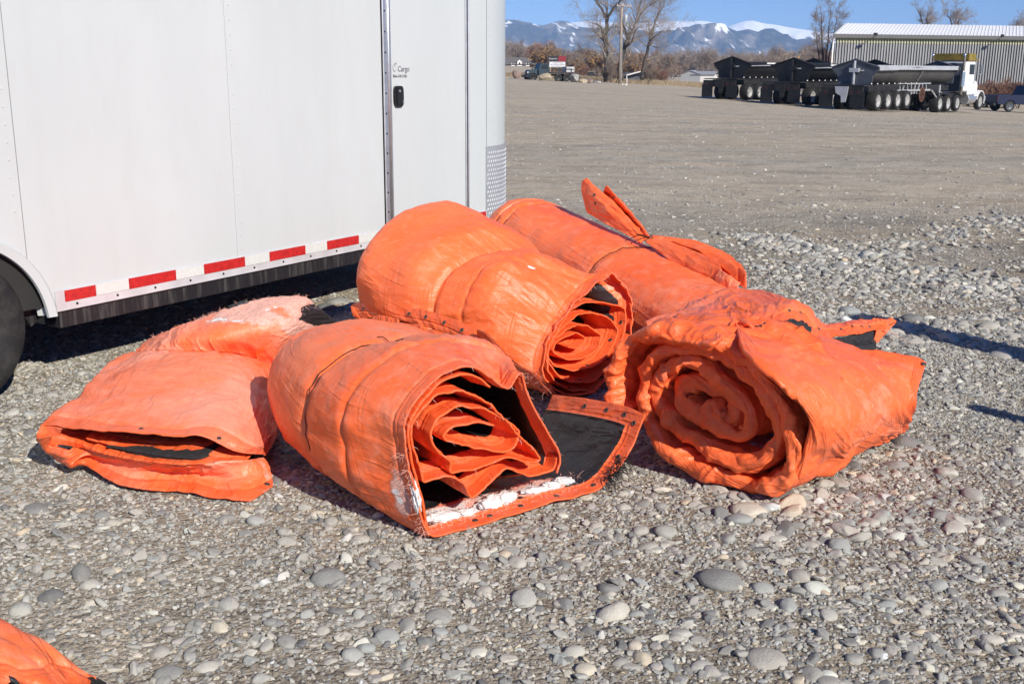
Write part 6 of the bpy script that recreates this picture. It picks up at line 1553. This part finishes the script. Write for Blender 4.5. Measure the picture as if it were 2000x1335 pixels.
for y in (-1, 1): vwheel(tr, MT @ (Matrix.Identity(4) if y < 0 else Matrix.Translation((2 * 2.25, 0, 0)) @ Matrix.Rotation(math.pi, 4, 'Z')), (2.25, -.98, .50), .50, .30, M_WRIM)
b = B_(); b.box((-.1, -.92, 1.13), (2.5, .6, .04), ry=.03); b.build('mudguard', M_BLK2, tr)
# ------------------------------------------------------------------ blue pickup at the right edge
PP = at(1940, 84); pk = empty('pickup_truck', tuple(PP), 'dark blue pickup truck cut off by the right picture edge', 'pickup'); MP = vehicle_matrix(PP, .985, .17)
B_ = lambda: MB(MP); M_BLUE = simple('dark_blue_paint', (.005, .010, .040), .4, var=.1)
def arch_poly(x0, x1, zb, zt, xc, r):
    return [(x0, zb)] + [(xc - r * math.cos(math.radians(a)), .40 + r * math.sin(math.radians(a))) for a in np.linspace(15, 165, 9)] + [(x1, zb), (x1, zt), (x0, zt)]
b = B_(); b.prism([(x, z) for x, z in arch_poly(0, 2.35, .55, 1.22, 1.05, .46)], 'y', -.98, -.90); b.prism([(x, z) for x, z in arch_poly(0, 2.35, .55, 1.22, 1.05, .46)], 'y', .90, .98); b.box((1.2, 0, .72), (2.3, 1.8, .06)); b.build('bed', M_BLUE, pk)
b = B_(); b.box((-.03, 0, .92), (.06, 1.8, .56)); b.build('tailgate', M_BLUE, pk)
b = B_(); b.prism([(2.4, .5), (4.6, .5), (4.6, 1.2), (4.15, 1.86), (2.75, 1.9), (2.4, 1.25)], 'y', -.93, .93); cb = b.build('cab', M_BLUE, pk)
b = B_(); b.prism([(2.75, 1.28), (4.35, 1.28), (4.05, 1.78), (2.95, 1.80)], 'y', -.945, -.935); b.build('side_window', M_GLASS, cb)
b = B_(); b.prism([(x, z) for x, z in arch_poly(4.6, 5.9, .5, 1.18, 5.05, .46)], 'y', -.95, .95); b.build('hood', M_BLUE, pk)
b = B_(); b.box((-.20, 0, .55), (.16, 1.85, .18)); b.build('bumper', M_BLK2, pk); b = B_(); b.box((-.42, -.1, .42), (.35, .12, .34)); b.build('hitch', M_BLK2, pk)
b = B_(); b.box((-.02, -.93, .95), (.05, .09, .42)); b.build('tail_lamp', M_REDL, pk)
for x in (1.05, 5.05):
    for y in (-1, 1): vwheel(pk, MP @ (Matrix.Identity(4) if y < 0 else Matrix.Translation((2 * x, 0, 0)) @ Matrix.Rotation(math.pi, 4, 'Z')), (x, -.86, .40), .40, .26, M_GREYP)
# ------------------------------------------------------------------ old flatbed truck far left
PF = at(1110, 133); ft = empty('flatbed_truck', tuple(PF), 'old dark teal flatbed truck facing left in front of the sign board', 'truck'); MF = Matrix(((-.955, .295, 0, PF[0]), (-.295, -.955, 0, PF[1]), (0, 0, 1, PF[2]), (0, 0, 0, 1)))
B_ = lambda: MB(MF); M_TEAL = simple('dark_teal_paint', (.022, .042, .055), .4, var=.3, scale=2)
# x forward (towards the picture's left), visible side is +y
b = B_(); b.box((2.2, 0, .78), (5.2, .9, .18)); b.build('chassis', M_BLK2, ft)
b = B_(); b.box((1.1, 0, 1.02), (2.9, 2.1, .14)); b.build('flat_bed', M_BLK2, ft)
for x in (.0, .75, 1.5, 2.3):
    b = B_(); b.box((x, 1.03, 1.30), (.10, .05, .5)); b.build('stake', M_BLK2, ft)
b = B_(); b.box((1.1, 1.03, 1.45), (2.8, .04, .10)); b.build('side_board', M_BLK2, ft)
b = B_(); b.box((.10, .2, 1.42), (1.0, 1.6, .62)); b.build('tool_box', M_GREY, ft); b = B_(); b.box((-.15, 1.01, 1.5), (.22, .02, .16)); b.build('white_tag', M_WHITEP, ft)
b = B_(); b.prism([(2.65, .75), (4.0, .75), (4.0, 1.40), (3.75, 2.05), (2.85, 2.10), (2.65, 1.5)], 'y', -.85, .85); cb = b.build('cab', M_TEAL, ft)
b = B_(); b.prism([(2.85, 1.48), (3.78, 1.48), (3.62, 1.95), (2.95, 1.98)], 'y', .855, .865); b.build('side_window', M_GLASS, cb)
b = B_(); b.prism([(4.0, .8), (5.25, .75), (5.3, 1.15), (5.1, 1.35), (4.0, 1.42)], 'y', -.55, .55); b.build('hood', M_TEAL, ft)
for s in (-1, 1):
    b = B_(); V = []; F = []; n = 12
    for k in range(n + 1):
        a = math.radians(-5 + 190 * k / n)
        for y in (.52, 1.0): V.append((4.75 + .58 * math.cos(a), s * y, .48 + .58 * math.sin(a)))
        for y in (.52, 1.0): V.append((4.75 + .52 * math.cos(a), s * y, .48 + .52 * math.sin(a)))
    for k in range(n): a = 4 * k; c = a + 4; F += [(a, c, c + 1, a + 1), (a + 2, a + 3, c + 3, c + 2), (a + 1, c + 1, c + 3, a + 3)]
    b.add(V, F); b.build('fender', M_TEAL, ft)
    b = B_(); b.lathe([(.0001, .06), (.09, .03), (.11, -.08)], (5.32, s * .62, 1.05), 'x', 10); b.build('headlight', M_WHITEP, ft)
b = B_(); b.box((5.5, 0, .62), (.14, 2.0, .22)); b.build('bumper', M_BLK2, ft)
for x in (.55, 4.75):
    for y in (-1, 1): vwheel(ft, MF @ (Matrix.Translation((2 * x, 0, 0)) @ Matrix.Rotation(math.pi, 4, 'Z') if y > 0 else Matrix.Identity(4)), (x, -.88, .46), .46, .30, M_BLK2)
vwheel(ft, MF @ (Matrix.Translation((2 * 1.6, 0, 0)) @ Matrix.Rotation(math.pi, 4, 'Z')), (1.6, -.88, .46), .46, .30, M_BLK2)
# ------------------------------------------------------------------ corrugated metal building
PB_ = at(1629, 110); bd = empty('metal_building', tuple(PB_), 'long corrugated metal building with a white ribbed roof at the right', 'building')
ba = math.radians(11); MBd = Matrix(((math.cos(ba), .40, 0, PB_[0]), (math.sin(ba), .917, 0, PB_[1]), (0, 0, 1, PB_[2]), (0, 0, 0, 1)))
B_ = lambda: MB(MBd); BL, BD_, BH = 34.0, 16.0, float(4.74 - PB_[2])
def mat_corr():
    t = NT('weathered_corrugated_steel'); c = t.coord(); n = t.noise(t.mapping(c, (2, 2, .25)), 1.2, 5, .6)
    return t.set(color=t.ramp(n, [(.3, (.22, .225, .235)), (.7, (.34, .345, .35))]), rough=.55, metal=.15)
M_CORR = mat_corr(); M_SKYL = simple('yellowed_skylight_sheet', (.44, .44, .30), .6, var=.1, scale=1); M_ROOFW = simple('white_roof_steel', (.78, .79, .80), .45, var=.04, scale=.5)
def corr(z0, z1, m, name, yo=0.0):
    V = []; F = []; pitch_ = .30; n = int(BL / pitch_)
    prof = [(0, 0), (.09, 0), (.12, -.16), (.22, -.16), (.25, 0)]
    for k in range(n):
        for dx, dy in prof: V += [(k * pitch_ + dx, dy + yo, z0), (k * pitch_ + dx, dy + yo, z1)]
    for k in range(len(V) // 2 - 1): F.append((2 * k, 2 * k + 2, 2 * k + 3, 2 * k + 1))
    b = B_(); b.add(V, F); return b.build(name, m, bd)
corr(-.1, BH - .82, M_CORR, 'wall_cladding'); corr(BH - .80, BH - .05, M_SKYL, 'skylight_band', .01)
b = B_(); b.box((-.06, BD_ / 2, BH / 2), (.08, BD_, BH + .1)); b.prism([(0, BH), (BD_, BH), (BD_ / 2, BH + 1.25)], 'x', -.1, .02); b.build('wall', M_CORR, bd)
for c_, d_ in (((BL / 2, BD_, BH / 2), (BL, .08, BH)), ((BL, BD_ / 2, BH / 2), (.08, BD_, BH))):
    b = B_(); b.box(c_, d_); b.build('wall', M_CORR, bd)
for s in (0, 1):
    V = []; F = []; n = int(BL / .4)
    for k in range(n + 1):
        for dx, dz in ((0, 0), (.30, 0), (.34, .05), (.38, .05)):
            y0, y1 = (-.55, BD_ / 2) if s == 0 else (BD_ / 2, BD_ + .4); z0, z1 = (BH - .02, BH + 1.32) if s == 0 else (BH + 1.32, BH)
            x = min(k * .4 + dx - .3, BL + .3); V += [(x, y0, z0 + dz), (x, y1, z1 + dz)]
    for k in range(len(V) // 2 - 1): F.append((2 * k, 2 * k + 2, 2 * k + 3, 2 * k + 1))
    b = B_(); b.add(V, F); b.build('roof', M_ROOFW, bd)
b = B_(); b.box((BL / 2, -.52, BH - .16), (BL + .6, .12, .36)); b.build('gutter_shade', simple('dark_gutter_shade', (.10, .10, .10), .6), bd)  # gutter made tall and dark to include the soffit's shadow band
b = B_(); b.tube(catmull([(-.1, -.5, BH - .25), (-.25, -.3, BH - .5), (-.3, -.12, BH - .9), (-.3, -.12, BH - 3)], 16), .09, 8); b.build('downspout', M_WHITEP, bd, smooth=True)
for x in (4.3, 18.0):
    b = B_(); b.tube([(x, -.4, BH - .1), (x + .05, -2.1, BH + .05)], .035, 6); arm = b.build('lamp_arm', M_BLK2, bd); b = B_(); b.box((x + .05, -2.2, BH), (.42, .34, .16), rx=.3); b.build('lamp_head', M_BLK2, arm)
for k, (px, Y, s) in enumerate(((1915, 103, .52), (1932, 104, .6), (1950, 103, .62), (1972, 104, .66), (1994, 103, .62), (1898, 105, .4))):
    o = dup(PROTO[4 + k % 2][0]); P = at(px, Y); o.location = tuple(P); s_ = s * .78; o.scale = (s_ * 1.3, s_, s_); o.rotation_euler = (0, 0, k * 1.3); o['label'] = 'russet bare shrub growing against the corrugated building wall'; o['group'] = 'shrubs along the metal building'; o.name = 'bare_shrub'
# ------------------------------------------------------------------ far houses and sheds
M_ROOFG = simple('grey_shingles', (.13, .12, .115), .9, var=.3, scale=3); M_WW = simple('white_siding', (.72, .71, .68), .7, var=.05); M_TANW = simple('tan_siding', (.26, .23, .20), .8)
P = at(1020, 400); hs = empty('dormer_house', tuple(P), 'far white house with grey roof and three gabled dormers beside the trailer', 'house'); MH = Matrix.Translation(Vector(P)) @ Matrix.Rotation(.08, 4, 'Z'); B_ = lambda: MB(MH)
b = B_(); b.box((-2, 4.5, 1.3), (15, 9, 2.6)); b.build('wall', M_TANW, hs)
b = B_(); b.prism([(-.6, 2.5), (4.5, 5.0), (9.6, 2.5)], 'x', -10, 6.0); b.build('roof', M_ROOFG, hs)
for x in (-3.4, -1.0, 1.9):
    k = 1.15 if x == -1.0 else .9
    b = B_(); b.prism([(x - .75 * k, 1.9), (x + .75 * k, 1.9), (x + .75 * k, 3.0 * k), (x, 3.75 * k), (x - .75 * k, 3.0 * k)], 'y', -.2, 3.0); d_ = b.build('dormer', M_WW, hs)
    b = B_(); b.box((x, -.22, 2.75), (.5 * k, .04, .85)); b.build('window', M_GLASS, d_)
    b = B_(); b.prism([(x - .98 * k, 2.92 * k), (x, 3.95 * k), (x + .98 * k, 2.92 * k), (x, 3.72 * k)], 'y', -.35, 3.0); b.build('dormer_roof', M_ROOFG, d_)
b = B_(); b.prism([(3.8, 2.6), (6.6, 2.6), (5.6, 4.9)], 'y', -.6, -.2); b.build('gable', M_WW, hs)
P = at(1362, 300); sh = empty('metal_shed', tuple(P), 'low pale metal shed with gabled roof left of the black trailers', 'shed'); MS = Matrix.Translation(Vector(P)) @ Matrix.Rotation(-.35, 4, 'Z'); B_ = lambda: MB(MS)
b = B_(); b.box((.2, 3, .95), (9.0, 6, 1.9)); b.build('wall', M_WW, sh); b = B_(); b.prism([(-4.5, 1.9), (-1.8, 2.9), (.9, 1.9)], 'y', -.03, .1); b.box((-1.8, -.02, .95), (5.3, .04, 1.88)); b.build('gable_wall', M_GREY, sh)
b = B_(); b.prism([(-.4, 1.88), (3, 2.75), (6.4, 1.88), (3, 2.65)], 'x', -1.6, 5.0); b.prism([(-4.8, 1.85), (-1.8, 3.0), (1.2, 1.85), (-1.8, 2.88)], 'y', -.3, 6.2); b.build('roof', M_GREY, sh)
P = at(1236, 186); cp = empty('open_shed', tuple(P), 'dark low shed with white roof edges right of the utility pole', 'shed'); MS = Matrix.Translation(Vector(P)); B_ = lambda: MB(MS)
b = B_(); b.box((.2, 2.5, .75), (3.0, 4, 1.5)); b.build('wall', M_GREYP, cp); b = B_(); b.prism([(-2.2, 1.0), (1.3, 1.75), (3.2, 1.3), (3.2, 1.2), (1.3, 1.62), (-2.2, .88)], 'y', -.4, 5); rf = b.build('roof', M_ROOFG, cp)
b = B_(); b.prism([(-1.1, 1.18), (1.25, 1.80), (1.25, 1.62), (-1.1, 1.0)], 'y', -.47, -.41); b.box((-1.02, -.44, .55), (.12, .06, 1.1)); b.build('fascia', M_WHITEP, rf); b = B_(); b.prism([(2.0, 1.55), (3.2, 1.25), (3.2, 1.12), (2.0, 1.42)], 'y', -.47, -.41); b.build('fascia', M_WHITEP, rf)
P = at(1155, 210); ds = empty('dark_shed', tuple(P), 'small dark shed left of the big cottonwood trunk', 'shed'); MS = Matrix.Translation(Vector(P)); b = MB(MS); b.box((0, 1, .6), (1.2, 2, 1.2)); b.build('wall', M_BLK2, ds); b = MB(MS); b.prism([(-.75, 1.2), (.75, 1.2), (.7, 1.4), (-.7, 1.4)], 'y', -.2, 2.2); b.build('roof', M_ROOFG, ds)
P = at(1121, 180); fp = empty('fence_post', tuple(P), 'lone pale post standing right of the sign board', 'post'); b = MB(); b.tube([P, P + [0, 0, .75]], .07, 6); b.build('post', M_WHITEP, fp)
# ------------------------------------------------------------------ leaning posts beyond the right edge whose shadows cross the gravel
M_WOODP = simple('weathered_wood', (.22, .17, .12), .9, var=.3, scale=4)
def shadow_post(tip, h, r, lean, label):
    k = h / math.tan(math.radians(SUN_EL)); a = math.radians(SUN_AZ)
    T = np.array([tip[0] + k * math.sin(a), tip[1] - k * math.cos(a), h]); B0 = T + np.array([lean[0], lean[1], -h - .1])
    o = empty('leaning_post', tuple(B0), label, 'post', 'wooden posts beside the lot'); b = MB()
    b.tube(catmull([B0, (B0 + T) / 2 + [.02, .01, 0], T], 10), [r * 1.1] * 5 + [r] * 5, 12); b.build('post', M_WOODP, o, smooth=True)
shadow_post(gz(1690, 622), 1.65, .12, (.12, -.04), 'tall rough post out of view at the right whose shadow crosses the gravel')
shadow_post(gz(1916, 793), 1.35, .05, (.05, -.05), 'thin post out of view at the right casting the short shadow')
# ------------------------------------------------------------------ air
def haze():
    b = MB(); b.box((800, 3900, 170), (9000, 8400, 380))
    t = bpy.data.materials.new('haze_air'); t.use_nodes = True; n = t.node_tree; n.nodes.clear(); o = n.nodes.new('ShaderNodeOutputMaterial'); v = n.nodes.new('ShaderNodeVolumePrincipled')
    v.inputs['Color'].default_value = (0.38, 0.60, 1.0, 1); v.inputs['Density'].default_value = 1.15e-4; v.inputs['Anisotropy'].default_value = -0.25
    n.links.new(v.outputs[0], o.inputs['Volume']); h = b.build('haze', t, kind='stuff'); h['label'] = 'thin blue haze over the valley'; h['category'] = 'haze'
haze()
